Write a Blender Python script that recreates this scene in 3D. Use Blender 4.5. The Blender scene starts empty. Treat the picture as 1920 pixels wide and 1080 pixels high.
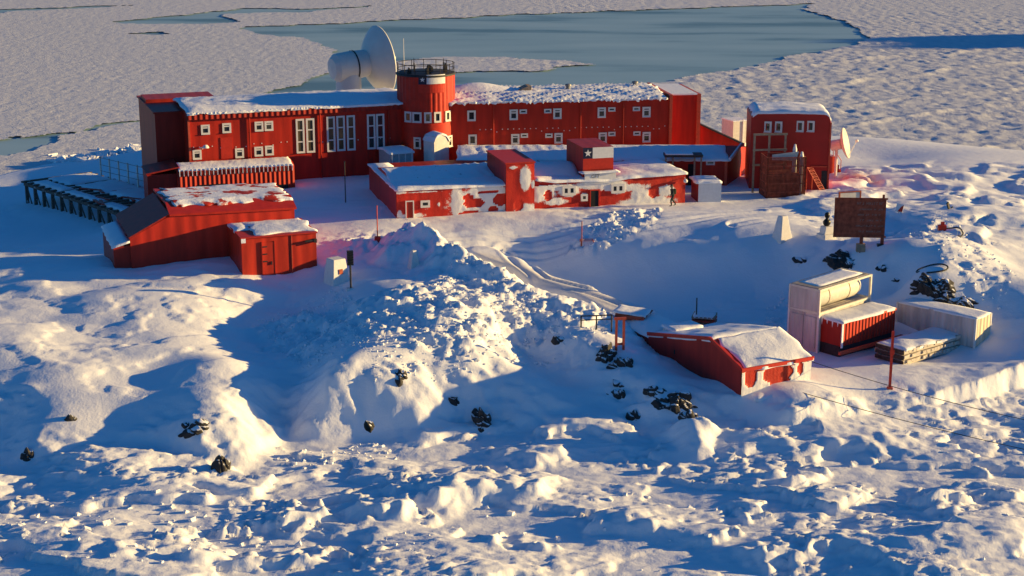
import bpy, bmesh, math, random
import numpy as np
from mathutils import Vector, Matrix
R = math.radians
S = bpy.context.scene
# ---------------------------------------------------------------- camera
HC, FPX, PITCH = 33.2, 3000.0, math.atan2(790.0, 3000.0)
cam = bpy.data.cameras.new('camera'); cam.sensor_width = 36.0; cam.lens = 36.0*FPX/1920.0
cam.clip_start = 1.0; cam.clip_end = 20000.0
camo = bpy.data.objects.new('camera', cam); S.collection.objects.link(camo)
camo.location = (0, 0, HC); camo.rotation_euler = (R(90)-PITCH, 0, 0); S.camera = camo
# ---------------------------------------------------------------- sky and sun
SUN_EL, SUN_AZ = R(9.2), R(82.3)          # azimuth clockwise from +Y (straight ahead)
W = bpy.data.worlds.new('World'); S.world = W; W.use_nodes = True
wn = W.node_tree.nodes; wl = W.node_tree.links
sky = wn.new('ShaderNodeTexSky'); sky.sky_type = 'NISHITA'; sky.sun_disc = False
sky.sun_elevation = SUN_EL; sky.sun_rotation = SUN_AZ
sky.altitude = 50; sky.air_density = 1.0; sky.dust_density = 0.3; sky.ozone_density = 6.0
hs = wn.new('ShaderNodeHueSaturation'); hs.inputs['Saturation'].default_value = 1.08
wl.new(sky.outputs[0], hs.inputs['Color']); wl.new(hs.outputs[0], wn['Background'].inputs['Color'])
wn['Background'].inputs['Strength'].default_value = 0.08
sl = bpy.data.lights.new('sun', 'SUN'); sl.energy = 5.0; sl.angle = R(0.5); sl.color = (1.0, 0.69, 0.26)
so = bpy.data.objects.new('sun', sl); S.collection.objects.link(so)
SUNV = Vector((math.sin(SUN_AZ)*math.cos(SUN_EL), math.cos(SUN_AZ)*math.cos(SUN_EL), math.sin(SUN_EL)))
so.rotation_euler = SUNV.to_track_quat('Z', 'Y').to_euler()
S.view_settings.view_transform = 'Standard'; S.view_settings.look = 'None'
S.view_settings.exposure = 0.88; S.view_settings.gamma = 1.0; S.view_settings.use_curve_mapping = False
S.cycles.max_bounces = 6; S.cycles.diffuse_bounces = 3
# ---------------------------------------------------------------- picture <-> world
CP_, SP_ = math.cos(PITCH), math.sin(PITCH)
def ray(px, py):
    u, v = (px-960.0)/FPX, (py-540.0)/FPX
    return Vector((u, CP_ - v*SP_, -(SP_ + v*CP_)))
def P(px, py, z=0.0):
    d = ray(px, py); return Vector((0, 0, HC)) + d*((z-HC)/d.z)
def PZ(px, py, Z):
    return Vector((0, 0, HC)) + ray(px, py)*Z
def depth(p): return p.y*CP_ - (p.z-HC)*SP_
def proj(p):
    Z = depth(p); yd = -(p.z-HC)*CP_ - p.y*SP_
    return (960+FPX*p.x/Z, 540+FPX*yd/Z)
# ---------------------------------------------------------------- scene-graph helpers
def link(o): S.collection.objects.link(o); return o
def tag(o, label=None, cat=None, group=None, kind=None):
    if label: o['label'] = label
    if cat: o['category'] = cat
    if group: o['group'] = group
    if kind: o['kind'] = kind
    return o
def thing(name, label, cat, loc=(0, 0, 0), rz=0.0, group=None):
    o = link(bpy.data.objects.new(name, None)); o.empty_display_size = 0.3
    o.location = loc; o.rotation_euler = (0, 0, rz)
    o['_rz'] = 0; del o['_rz']
    return tag(o, label, cat, group)
class MB:
    def __init__(s): s.v = []; s.f = []; s.m = []; s.cur = 0
    def add(s, vs, fs):
        b = len(s.v); s.v += [tuple(x) for x in vs]
        for f in fs: s.f.append([b+i for i in f]); s.m.append(s.cur)
        return s
    def box(s, x0, x1, y0, y1, z0, z1):
        x0, x1 = sorted((x0, x1)); y0, y1 = sorted((y0, y1)); z0, z1 = sorted((z0, z1))
        vs = [(x, y, z) for z in (z0, z1) for (x, y) in ((x0, y0), (x1, y0), (x1, y1), (x0, y1))]
        return s.add(vs, [(3, 2, 1, 0), (4, 5, 6, 7), (0, 1, 5, 4), (1, 2, 6, 5), (2, 3, 7, 6), (3, 0, 4, 7)])
    def prism(s, pts, a0, a1, axis='y'):
        n = len(pts)
        def mk(p, a): return (p[0], a, p[1]) if axis == 'y' else ((a, p[0], p[1]) if axis == 'x' else (p[0], p[1], a))
        vs = [mk(p, a0) for p in pts] + [mk(p, a1) for p in pts]
        return s.add(vs, [tuple(range(n)), tuple(range(2*n-1, n-1, -1))] + [(i, i+n, (i+1) % n+n, (i+1) % n) for i in range(n)])
    def tube(s, p, q, r, n=8, r2=None, cap=True):
        p, q = Vector(p), Vector(q); r2 = r if r2 is None else r2
        d = (q-p)
        if d.length < 1e-6: return s
        d.normalize(); a = d.orthogonal().normalized(); b = d.cross(a)
        vs = []
        for c, rr in ((p, r), (q, r2)):
            for k in range(n):
                t = 2*math.pi*k/n; vs.append(c + a*(rr*math.cos(t)) + b*(rr*math.sin(t)))
        fs = [(k, (k+1) % n, n+(k+1) % n, n+k) for k in range(n)]
        if cap: fs += [tuple(range(n-1, -1, -1)), tuple(range(n, 2*n))]
        return s.add(vs, fs)
    def path(s, pts, r, n=6):
        for a, b in zip(pts, pts[1:]): s.tube(a, b, r, n)
        return s
    def bar(s, p, q, w, h=None):
        """rectangular bar from p to q"""
        h = h or w; p, q = Vector(p), Vector(q); d = (q-p).normalized()
        up = Vector((0, 0, 1)) if abs(d.z) < 0.9 else Vector((0, 1, 0))
        a = d.cross(up).normalized()*w/2; b = d.cross(a).normalized()*h/2
        vs = [c + i*a + j*b for c in (p, q) for (i, j) in ((-1, -1), (1, -1), (1, 1), (-1, 1))]
        return s.add(vs, [(0, 1, 2, 3), (7, 6, 5, 4), (0, 4, 5, 1), (1, 5, 6, 2), (2, 6, 7, 3), (3, 7, 4, 0)])
    def lathe(s, prof, n=24, c=(0, 0, 0), ax=None, a0=0.0, a1=2*math.pi):
        """profile (r, h) turned about axis ax through c"""
        ax = Vector(ax or (0, 0, 1)).normalized(); a = ax.orthogonal().normalized()
        if abs(ax.z) > .99: a = Vector((1, 0, 0))
        b = ax.cross(a); c = Vector(c); full = abs(a1-a0-2*math.pi) < 1e-6
        m = n if full else n+1; vs = []
        for r, h in prof:
            for k in range(m):
                t = a0+(a1-a0)*k/n; vs.append(c + ax*h + a*(r*math.cos(t)) + b*(r*math.sin(t)))
        fs = []
        for i in range(len(prof)-1):
            for k in range(n):
                k2 = (k+1) % m if full else k+1
                fs.append((i*m+k, i*m+k2, (i+1)*m+k2, (i+1)*m+k))
        return s.add(vs, fs)
    def build(s, name, mat, parent=None, smooth=False, bevel=0.0):
        me = bpy.data.meshes.new(name); me.from_pydata(s.v, [], s.f)
        mats = mat if isinstance(mat, (list, tuple)) else [mat]
        for m in mats: me.materials.append(m)
        if len(mats) > 1: me.polygons.foreach_set('material_index', s.m)
        bm = bmesh.new(); bm.from_mesh(me); bmesh.ops.recalc_face_normals(bm, faces=bm.faces); bm.to_mesh(me); bm.free()
        if smooth:
            me.polygons.foreach_set('use_smooth', [True]*len(me.polygons))
        o = link(bpy.data.objects.new(name, me))
        if smooth == 'auto':
            md = o.modifiers.new('edge', 'EDGE_SPLIT'); md.split_angle = R(40)
        if bevel:
            md = o.modifiers.new('bevel', 'BEVEL'); md.width = bevel; md.segments = 2; md.limit_method = 'ANGLE'
        if parent is not None: o.parent = parent
        return o
def grid_mesh(name, V, nr, nc, mat, smooth=True, keep=None):
    """V: (nr*nc,3) array in row-major order"""
    idx = np.arange(nr*nc).reshape(nr, nc)
    q = np.stack([idx[:-1, :-1], idx[:-1, 1:], idx[1:, 1:], idx[1:, :-1]], -1).reshape(-1, 4)
    if keep is not None: q = q[keep.reshape(-1)]
    me = bpy.data.meshes.new(name)
    me.vertices.add(len(V)); me.vertices.foreach_set('co', V.astype(np.float32).ravel())
    me.loops.add(q.size); me.loops.foreach_set('vertex_index', q.ravel().astype(np.int32))
    me.polygons.add(len(q)); me.polygons.foreach_set('loop_start', np.arange(0, q.size, 4, dtype=np.int32))
    me.update(calc_edges=True); me.validate()
    me.polygons.foreach_set('use_smooth', [smooth]*len(me.polygons))
    me.materials.append(mat)
    return link(bpy.data.objects.new(name, me))
def attr(o, name, arr):
    a = o.data.attributes.new(name, 'FLOAT', 'POINT'); a.data.foreach_set('value', np.asarray(arr, np.float32).ravel())
# ---------------------------------------------------------------- noise (numpy)
_rs = np.random.RandomState(7); _perm = np.tile(_rs.permutation(512), 2); _gr = _rs.uniform(0, 2*np.pi, 512)
_u1 = _rs.rand(512); _u2 = _rs.rand(512); _u3 = _rs.rand(512)
def _h(i, j, s): return _perm[(_perm[(i + 37*s) & 511] + j) & 511]
def noise(x, y, s=0):
    xi = np.floor(x).astype(int); yi = np.floor(y).astype(int); fx = x-xi; fy = y-yi
    def g(i, j):
        a = _gr[_h(xi+i, yi+j, s)]; return np.cos(a)*(fx-i) + np.sin(a)*(fy-j)
    u = fx*fx*fx*(fx*(fx*6-15)+10); v = fy*fy*fy*(fy*(fy*6-15)+10)
    return 1.5*((g(0, 0)*(1-u)+g(1, 0)*u)*(1-v) + (g(0, 1)*(1-u)+g(1, 1)*u)*v)
def fbm(x, y, o=4, s=0, gain=.5):
    r = 0; a = 1.0; f = 1.0
    for k in range(o): r = r + a*noise(x*f+k*17.3, y*f-k*9.1, s+k); a *= gain; f *= 2.03
    return r
def ridged(x, y, o=4, s=0):
    r = 0; a = 1.0; f = 1.0
    for k in range(o): r = r + a*(1-2*np.abs(noise(x*f+k*11.7, y*f+k*5.3, s+k))); a *= .5; f *= 2.1
    return r
def cells(x, y, s=0):
    """tilted chunk relief: nearest-cell random height + tilt, with creases"""
    xi = np.floor(x).astype(int); yi = np.floor(y).astype(int)
    d1 = np.full(x.shape, 9.0); d2 = np.full(x.shape, 9.0); hh = np.zeros(x.shape)
    for i in (-1, 0, 1):
        for j in (-1, 0, 1):
            k = _h(xi+i, yi+j, s); dx = xi+i+_u1[k]-x; dy = yi+j+_u2[k]-y; d = dx*dx+dy*dy
            h = _u3[k] + 1.1*(_u1[k]-.5)*dx + 1.1*(_u2[k]-.5)*dy
            n = d < d1
            d2 = np.where(n, d1, np.minimum(d2, d)); hh = np.where(n, h, hh); d1 = np.where(n, d, d1)
    e = np.clip((np.sqrt(d2)-np.sqrt(d1))*3.0, 0, 1)
    return hh*(e*(2-e))
def sstep(a, b, x):
    t = np.clip((x-a)/(b-a), 0, 1); return t*t*(3-2*t)
def smax(a, b, k): 
    h = np.clip(.5+.5*(a-b)/k, 0, 1); return b*(1-h)+a*h + k*h*(1-h)
def polydist(x, y, pts):
    """distance to polyline, side (left>0), interpolated 3rd value"""
    best = np.full(x.shape, 1e9); side = np.zeros(x.shape); val = np.zeros(x.shape)
    for a, b in zip(pts, pts[1:]):
        dx, dy = b[0]-a[0], b[1]-a[1]; L = dx*dx+dy*dy
        t = np.clip(((x-a[0])*dx+(y-a[1])*dy)/L, 0, 1)
        d = np.hypot(x-a[0]-t*dx, y-a[1]-t*dy); n = d < best
        side = np.where(n, np.sign(dx*(y-a[1])-dy*(x-a[0])), side)
        val = np.where(n, a[2]+t*(b[2]-a[2]), val); best = np.where(n, d, best)
    return best, side, val
def inpoly(x, y, pts):
    r = np.zeros(x.shape, bool); n = len(pts)
    for i in range(n):
        x0, y0 = pts[i][:2]; x1, y1 = pts[(i+1) % n][:2]
        if y0 == y1: continue
        c = ((y0 > y) != (y1 > y)) & (x < (x1-x0)*(y-y0)/(y1-y0)+x0)
        r ^= c
    return r
# ---------------------------------------------------------------- materials
def mat(name, col, rough=.6, metal=0.0, spec=.3, var=0.0, vscale=4.0, bump=0.0, bscale=20.0, dirt=None, dscale=3.0, dthr=.6):
    m = bpy.data.materials.new(name); m.use_nodes = True; nt = m.node_tree; N = nt.nodes; L = nt.links
    b = N['Principled BSDF']; b.inputs['Roughness'].default_value = rough; b.inputs['Metallic'].default_value = metal
    b.inputs['Specular IOR Level'].default_value = spec
    tc = N.new('ShaderNodeTexCoord'); out = None
    rgb = N.new('ShaderNodeRGB'); rgb.outputs[0].default_value = (*col, 1); out = rgb.outputs[0]
    if var:
        n = N.new('ShaderNodeTexNoise'); n.inputs['Scale'].default_value = vscale; n.inputs['Detail'].default_value = 6
        L.new(tc.outputs['Object'], n.inputs['Vector'])
        mr = N.new('ShaderNodeMapRange'); mr.inputs['From Min'].default_value = .3; mr.inputs['From Max'].default_value = .7
        mr.inputs['To Min'].default_value = 1-var; mr.inputs['To Max'].default_value = 1+var
        L.new(n.outputs[0], mr.inputs[0])
        vm = N.new('ShaderNodeVectorMath'); vm.operation = 'SCALE'; L.new(out, vm.inputs[0]); L.new(mr.outputs[0], vm.inputs['Scale']); out = vm.outputs[0]
    if dirt:
        n = N.new('ShaderNodeTexNoise'); n.inputs['Scale'].default_value = dscale; n.inputs['Detail'].default_value = 8; n.inputs['Roughness'].default_value = .65
        L.new(tc.outputs['Object'], n.inputs['Vector'])
        mr = N.new('ShaderNodeMapRange'); mr.inputs['From Min'].default_value = dthr; mr.inputs['From Max'].default_value = dthr+.05
        L.new(n.outputs[0], mr.inputs[0])
        mx = N.new('ShaderNodeMix'); mx.data_type = 'RGBA'; L.new(mr.outputs[0], mx.inputs[0]); L.new(out, mx.inputs[6]); mx.inputs[7].default_value = (*dirt, 1); out = mx.outputs[2]
    L.new(out, b.inputs['Base Color'])
    if bump:
        n = N.new('ShaderNodeTexNoise'); n.inputs['Scale'].default_value = bscale; n.inputs['Detail'].default_value = 5
        L.new(tc.outputs['Object'], n.inputs['Vector'])
        bp = N.new('ShaderNodeBump'); bp.inputs['Strength'].default_value = 1.0; bp.inputs['Distance'].default_value = bump
        L.new(n.outputs[0], bp.inputs['Height']); L.new(bp.outputs[0], b.inputs['Normal'])
    return m
def ribbed(name, col, period=.28, amp=.02, axis='X', var=.12, rough=.5, snow=False, grime=0.25):
    """sheet-metal cladding: vertical ribs, weathered paint; 'snow' attribute mixes plastered snow"""
    m = bpy.data.materials.new(name); m.use_nodes = True; nt = m.node_tree; N = nt.nodes; L = nt.links
    b = N['Principled BSDF']; b.inputs['Roughness'].default_value = rough; b.inputs['Specular IOR Level'].default_value = .25
    tc = N.new('ShaderNodeTexCoord')
    n = N.new('ShaderNodeTexNoise'); n.inputs['Scale'].default_value = .9; n.inputs['Detail'].default_value = 7
    mp = N.new('ShaderNodeMapping'); mp.inputs['Scale'].default_value = (2.2, 2.2, .3)
    L.new(tc.outputs['Object'], mp.inputs[0]); L.new(mp.outputs[0], n.inputs['Vector'])
    mr = N.new('ShaderNodeMapRange'); mr.inputs['From Min'].default_value = .3; mr.inputs['From Max'].default_value = .7
    mr.inputs['To Min'].default_value = 1-var-grime*.4; mr.inputs['To Max'].default_value = 1+var; L.new(n.outputs[0], mr.inputs[0])
    vm = N.new('ShaderNodeVectorMath'); vm.operation = 'SCALE'; vm.inputs[0].default_value = col; L.new(mr.outputs[0], vm.inputs['Scale'])
    col_out = vm.outputs[0]
    w = N.new('ShaderNodeTexWave'); w.wave_type = 'BANDS'; w.bands_direction = axis; w.wave_profile = 'SIN'
    w.inputs['Scale'].default_value = 2*math.pi/period/20.0; w.inputs['Distortion'].default_value = 0
    L.new(tc.outputs['Object'], w.inputs['Vector'])
    bp = N.new('ShaderNodeBump'); bp.inputs['Distance'].default_value = amp; bp.inputs['Strength'].default_value = 1.0
    L.new(w.outputs['Fac'], bp.inputs['Height'])
    nrm = bp.outputs[0]
    if snow:
        at = N.new('ShaderNodeAttribute'); at.attribute_name = 'snow'
        n2 = N.new('ShaderNodeTexNoise'); n2.inputs['Scale'].default_value = 1.7; n2.inputs['Detail'].default_value = 12; n2.inputs['Roughness'].default_value = .78
        L.new(tc.outputs['Object'], n2.inputs['Vector'])
        ad = N.new('ShaderNodeMath'); ad.operation = 'ADD'; L.new(at.outputs['Fac'], ad.inputs[0]); L.new(n2.outputs[0], ad.inputs[1])
        m2 = N.new('ShaderNodeMapRange'); m2.inputs['From Min'].default_value = .95; m2.inputs['From Max'].default_value = 1.08; L.new(ad.outputs[0], m2.inputs[0])
        mx = N.new('ShaderNodeMix'); mx.data_type = 'RGBA'; L.new(m2.outputs[0], mx.inputs[0]); L.new(col_out, mx.inputs[6]); mx.inputs[7].default_value = (.78, .77, .76, 1)
        col_out = mx.outputs[2]
        b2 = N.new('ShaderNodeBump'); b2.inputs['Distance'].default_value = .06; L.new(ad.outputs[0], b2.inputs['Height']); L.new(nrm, b2.inputs['Normal'])
        nrm = b2.outputs[0]
    L.new(col_out, b.inputs['Base Color']); L.new(nrm, b.inputs['Normal'])
    return m
def snow_mat(name, col=(.86, .87, .9), b1=.05, s1=1.1, b2=.018, s2=7.0, stain=False, patches=None, pthr=.6, pscale=1.5):
    m = bpy.data.materials.new(name); m.use_nodes = True; nt = m.node_tree; N = nt.nodes; L = nt.links
    b = N['Principled BSDF']; b.inputs['Roughness'].default_value = .75; b.inputs['Specular IOR Level'].default_value = .15
    b.inputs['Base Color'].default_value = (*col, 1)
    tc = N.new('ShaderNodeTexCoord')
    def nz(sc, det):
        n = N.new('ShaderNodeTexNoise'); n.inputs['Scale'].default_value = sc; n.inputs['Detail'].default_value = det
        n.inputs['Roughness'].default_value = .6; L.new(tc.outputs['Object'], n.inputs['Vector']); return n
    n1, n2 = nz(s1, 6), nz(s2, 4)
    p1 = N.new('ShaderNodeBump'); p1.inputs['Distance'].default_value = b1; L.new(n1.outputs[0], p1.inputs['Height'])
    p2 = N.new('ShaderNodeBump'); p2.inputs['Distance'].default_value = b2; L.new(n2.outputs[0], p2.inputs['Height']); L.new(p1.outputs[0], p2.inputs['Normal'])
    L.new(p2.outputs[0], b.inputs['Normal'])
    if stain:
        at = N.new('ShaderNodeAttribute'); at.attribute_name = 'stain'
        mx = N.new('ShaderNodeMix'); mx.data_type = 'RGBA'; L.new(at.outputs['Fac'], mx.inputs[0])
        mx.inputs[6].default_value = (*col, 1); mx.inputs[7].default_value = (.5, .08, .07, 1)
        at2 = N.new('ShaderNodeAttribute'); at2.attribute_name = 'track'
        my = N.new('ShaderNodeMix'); my.data_type = 'RGBA'; L.new(at2.outputs['Fac'], my.inputs[0]); L.new(mx.outputs[2], my.inputs[6]); my.inputs[7].default_value = (.62, .58, .54, 1)
        L.new(my.outputs[2], b.inputs['Base Color'])
    if patches:
        n3 = nz(pscale, 8); mr = N.new('ShaderNodeMapRange'); mr.inputs['From Min'].default_value = pthr; mr.inputs['From Max'].default_value = pthr+.04
        L.new(n3.outputs[0], mr.inputs[0]); mx = N.new('ShaderNodeMix'); mx.data_type = 'RGBA'; L.new(mr.outputs[0], mx.inputs[0])
        mx.inputs[6].default_value = (*col, 1); mx.inputs[7].default_value = (*patches, 1); L.new(mx.outputs[2], b.inputs['Base Color'])
    return m
RED = (.48, .024, .010)
M_snow = snow_mat('snow', stain=True)
M_ice = snow_mat('sea_ice_snow', col=(.64, .65, .68), b1=.12, s1=.9, b2=.06, s2=3.5)
M_rsnow = snow_mat('roof_snow', b1=.05, s1=2.0, b2=.02, s2=9.0)
M_heap = snow_mat('rubble_snow', b1=.12, s1=2.2, b2=.05, s2=8.0)
# ================================================================ the setting: snow ground, sea ice, water
CPS = [ # picture x, picture y, height
 # station plateau
 (650,470,4.7),(700,440,4.9),(640,350,5),(560,340,5),(680,330,5),(744,412,5),(900,412,5),(1100,400,5),(1285,380,5),
 (1400,392,5),(1362,347,5),(1480,375,5),(1551,347,5),(1660,455,5),(1560,450,5.1),(1465,447,5.05),(1300,444,4.75),(1150,449,4.45),(1400,448,4.95),
 (1040,440,4.3),(840,428,4.6),(940,438,4.35),(600,420,4.8),(600,505,4.5),(455,517,4.4),(250,503,4.4),
 # steep bank below the plateau rim, track, basin
 (900,455,4.1),(930,475,3.5),(1000,468,3.5),(1100,474,3.7),(1200,474,3.9),(1300,474,4.1),(1400,474,4.25),(1500,476,4.4),
 (1000,500,2.6),(1100,507,2.6),(1200,507,2.75),(1300,507,2.9),(1400,507,3.0),(1480,507,3.1),
 (1040,530,1.9),(1100,540,1.7),(1200,543,1.75),(1300,543,1.9),(1400,543,1.9),(1180,580,1.4),(1300,578,1.3),(1400,578,1.3),(1500,560,1.7),(1450,620,1.3),(1560,545,2.4),
 (1420,660,1.5),(1560,690,1.6),(1600,655,1.6),(1700,640,1.6),(1850,665,1.8),
 (1480,770,1.9),(1700,715,1.9),(1860,690,2.0),(1388,752,1.9),(1300,705,2.1),(1220,660,2.2),(1180,630,2.2),
 # hill at right
 (1600,464,5.6),(1640,482,5.6),(1720,516,5.3),(1790,548,4.5),(1850,585,3.4),(1900,620,2.9),(1700,400,5.5),(1850,400,5.8),(1915,540,4.8),(1915,420,5.5),
 (1690,464,6.3),(1720,446,6.5),(1760,436,6.3),(1820,446,5.8),(1875,470,5.2),(1905,500,4.7),(1655,470,5.6),(1720,490,6.1),
 (1620,530,3.4),(1690,575,2.4),(1640,425,5.2),(1700,300,4.6),(1800,300,5.2),(1850,330,5),(1915,352,4.4),(1620,345,5.1),(1650,300,4.0),
 # low ground at left, behind the front hill
 (0,350,.7),(100,340,.8),(0,450,1.5),(100,450,1.6),(150,478,2.8),(200,420,1.9),(225,470,3.0),(290,430,3.6),(20,480,3.0),(260,330,2.2),(300,310,4.0),
 # left front hill
 (40,495,4.4),(200,496,4.6),(350,512,4.6),(440,530,4.3),(0,560,4.1),(130,590,3.9),(0,620,4.0),(0,700,3.2),(60,790,1.9),(200,630,3.6),(100,660,3.4),(300,560,4.2),(380,588,3.85),
 (300,700,2.9),(420,680,3.35),(480,720,2.8),(360,740,2.8),(100,720,2.9),(200,720,2.75),(30,745,2.6),(200,780,1.9),(150,800,1.75),(60,880,.3),(30,800,.9),(380,785,2.35),(460,790,1.75),(505,805,.9),(420,870,.5),(250,790,1.7),(300,850,.5),
 (200,890,.1),(340,885,.1),(450,900,-.1),(540,845,-.2),
 # hollow and the front ridge
 (500,600,2.5),(600,650,2.2),(560,560,3.2),(640,540,4.2),(500,660,2.2),(535,752,1.4),
 (545,800,.4),(580,758,1.9),(610,720,3.2),(650,686,4.0),(720,662,4.2),(800,648,4.2),(920,664,3.6),(985,705,2.8),(640,765,1.7),(700,740,2.6),(850,720,2.5),(930,735,1.9),(1040,760,1.5),(1100,800,.6),(700,825,.1),(690,790,1.0),(770,780,1.4),(900,775,1.2),(920,815,.2),(850,800,.5),
 # dump heap top
 (740,585,4.7),(850,580,5.0),(900,610,4.4),(790,620,4.5),(700,570,4.7),(700,530,4.6),(800,540,5.0),
 (900,560,4.9),(880,645,4.2),
 # right ridge
 (950,590,4.2),(1060,620,3.9),(1130,650,3.5),(1180,672,3.2),(1230,712,2.9),(1290,762,2.4),(1340,795,1.6),(1000,680,1.9),(1060,720,1.5),(1180,790,.5),(1260,800,.6),(1200,735,1.8),
 (1000,825,0),(1200,825,0),(1300,815,0.2),
 # under the foreground ice
 (0,930,-.8),(300,930,-.8),(600,880,-.8),(900,860,-.8),(1200,860,-.8),(0,1060,-3),(500,1060,-3),(960,1060,-3),(1400,1060,-3),(1900,1060,-3),(1400,860,-1),(1700,900,-2),
]
WPS = [(-75,120,.5),(-75,150,.3),(-68,178,-.8),(-50,195,-1.2),(-30,200,-1.2),(-60,205,-2),(-35,178,3.5),(-20,176,4.5),(-45,180,1.5),(0,178,4.6),(20,178,4.6),(40,172,4.5),(0,200,-1),(30,205,-1.5),
 (60,165,4.0),(60,190,-1),(80,150,4),(80,180,-1),(80,120,3),(80,100,1.8),(-75,215,-3),(0,218,-3),(80,218,-3),(-75,100,1.5),(-75,80,-1),(60,70,-3),(-60,70,-3),(46,150,5)]
_c = np.array([tuple(P(*c)) for c in CPS] + WPS)
def _tps_fit(c, lam=.02):
    n = len(c); d2 = ((c[:, None, :2]-c[None, :, :2])**2).sum(-1)
    K = .5*d2*np.log(d2+1e-9)*1e-3 + lam*np.eye(n)*1e-1
    Pm = np.c_[np.ones(n), c[:, :2]]; A = np.zeros((n+3, n+3)); A[:n, :n] = K; A[:n, n:] = Pm; A[n:, :n] = Pm.T
    return np.linalg.solve(A, np.r_[c[:, 2], 0, 0, 0])
_w = _tps_fit(_c)
def tps(x, y):
    sh = x.shape; x = x.ravel(); y = y.ravel(); r = _w[-3] + _w[-2]*x + _w[-1]*y
    for (cx, cy, _), w in zip(_c, _w[:-3]):
        d2 = (x-cx)**2+(y-cy)**2; r = r + w*.5e-3*d2*np.log(d2+1e-9)
    return r.reshape(sh)
def pl(*pts): return [tuple(P(*p)) for p in pts]
QUAY = pl((1330,806,1.2),(1400,787,1.7),(1500,770,1.9),(1600,752,2.0),(1760,722,2.1),(1930,683,2.2)); QUAY.append((80, QUAY[-1][1]+12, 2.2))
PILE = pl((712,450,5.3),(748,427,6.5),(778,417,7.3),(860,468,6.2),(960,528,5.0),(1100,580,4.1),(1150,598,3.7))
DUMP = pl((640,590,3.6),(700,566,4.8),(740,600,4.6),(770,650,4.2))
FORE = pl((560,945,.9),(760,935,1.0),(900,900,1.1))
ROAD = pl((905,468,4.2),(1000,506,3.6),(1100,546,3.1),(1195,586,2.5))
WALL = pl((735,414,.2),(860,410,.35),(965,404,.5),(1010,400,.9),(1080,396,.5),(1110,394,.05),(1150,391,.4),(1200,388,.7),(1285,381,.3))
TRACKS = [pl((820,432,5),(1000,424,5),(1200,412,5),(1420,398,5)), pl((870,440,5),(1100,436,5),(1300,420,5),(1500,400,5)), pl((940,462,4),(1010,508,4),(1110,548,3),(1230,600,2)), pl((1380,430,5),(1560,415,5),(1760,380,5.5))]
ICEW = [pl((300,1000,.0),(480,965,.9),(650,955,.9),(820,935,.9),(1000,905,.7),(1050,890,.2)),
        pl((1400,905,.4),(1470,885,1.1),(1560,860,1.0),(1700,830,.5)),
        pl((1380,1040,.3),(1440,1020,1.2),(1470,1030,.3)), pl((180,1045,.3),(420,1040,.9),(600,1030,.7)),
        pl((950,1010,.4),(1010,1000,1.0),(1060,1008,.3)), pl((1100,985,.3),(1200,975,.9),(1260,985,.2)),
        pl((1650,955,.3),(1760,940,1.0),(1830,950,.2)), pl((940,870,.4),(1000,850,.9),(1050,845,.4))]
def plates(x, y, s, lo=-.03, hi=.16):
    """wind-cut slabs: flat tops with steep broken edges"""
    n = fbm(x, y, 5, s, .52); return sstep(lo, lo+(hi-lo)*.6, n)*(1+.5*n)
def ice_front(x, y):
    wx = x + .9*fbm(x/4, y/3, 2, 2); wy = y + .9*fbm(x/4+3, y/3, 2, 4)
    reg = np.clip(.45+1.5*fbm(x/13+2, y/8, 2, 29), 0, 1.3); reg2 = np.clip(.35+1.6*fbm(x/9+8, y/6, 2, 30), 0, 1.3)
    h = .72*fbm(wx/15, wy/8, 2, 3) + .34*plates(wx/9, wy/5, 12, -.02, .14) + .13*reg*plates(wx/3.2+7, wy/1.8, 15, .0, .16)
    h += .10*reg*(ridged(wx/4, wy/1.1, 3, 16)-.6) + .05*(ridged(x/1.5, y/.5, 3, 19)-.5)
    h += reg2*np.clip(noise(x/5, y/3.5, 26)*2.5, 0, 1)*(.20*(cells(x/.8, y/.6, 6)-.3) + .08*(cells(x/.35, y/.3, 14)-.3))
    for w in ICEW:
        d, s, v = polydist(x + .9*noise(x/2, y/2, 61) + .3*noise(x/.6, y/.6, 65), y + .9*noise(x/2+9, y/2, 62) + .3*noise(x/.6+4, y/.6, 66), w)
        h = h + .62*v*np.where(s > 0, np.exp(-(d/2.4)**2), np.exp(-(d/.6)**2))*(.8+.5*noise(x/1.1, y/1.1, 63))
    calm = sstep(8, 30, x)*sstep(88, 96, y)
    return smax(h*(1-.5*calm) + .08*calm*ridged(x/2.2, y/1.5, 3, 70) + .1, .08+.1*fbm(x/3, y/2, 4, 71), .15)
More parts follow.
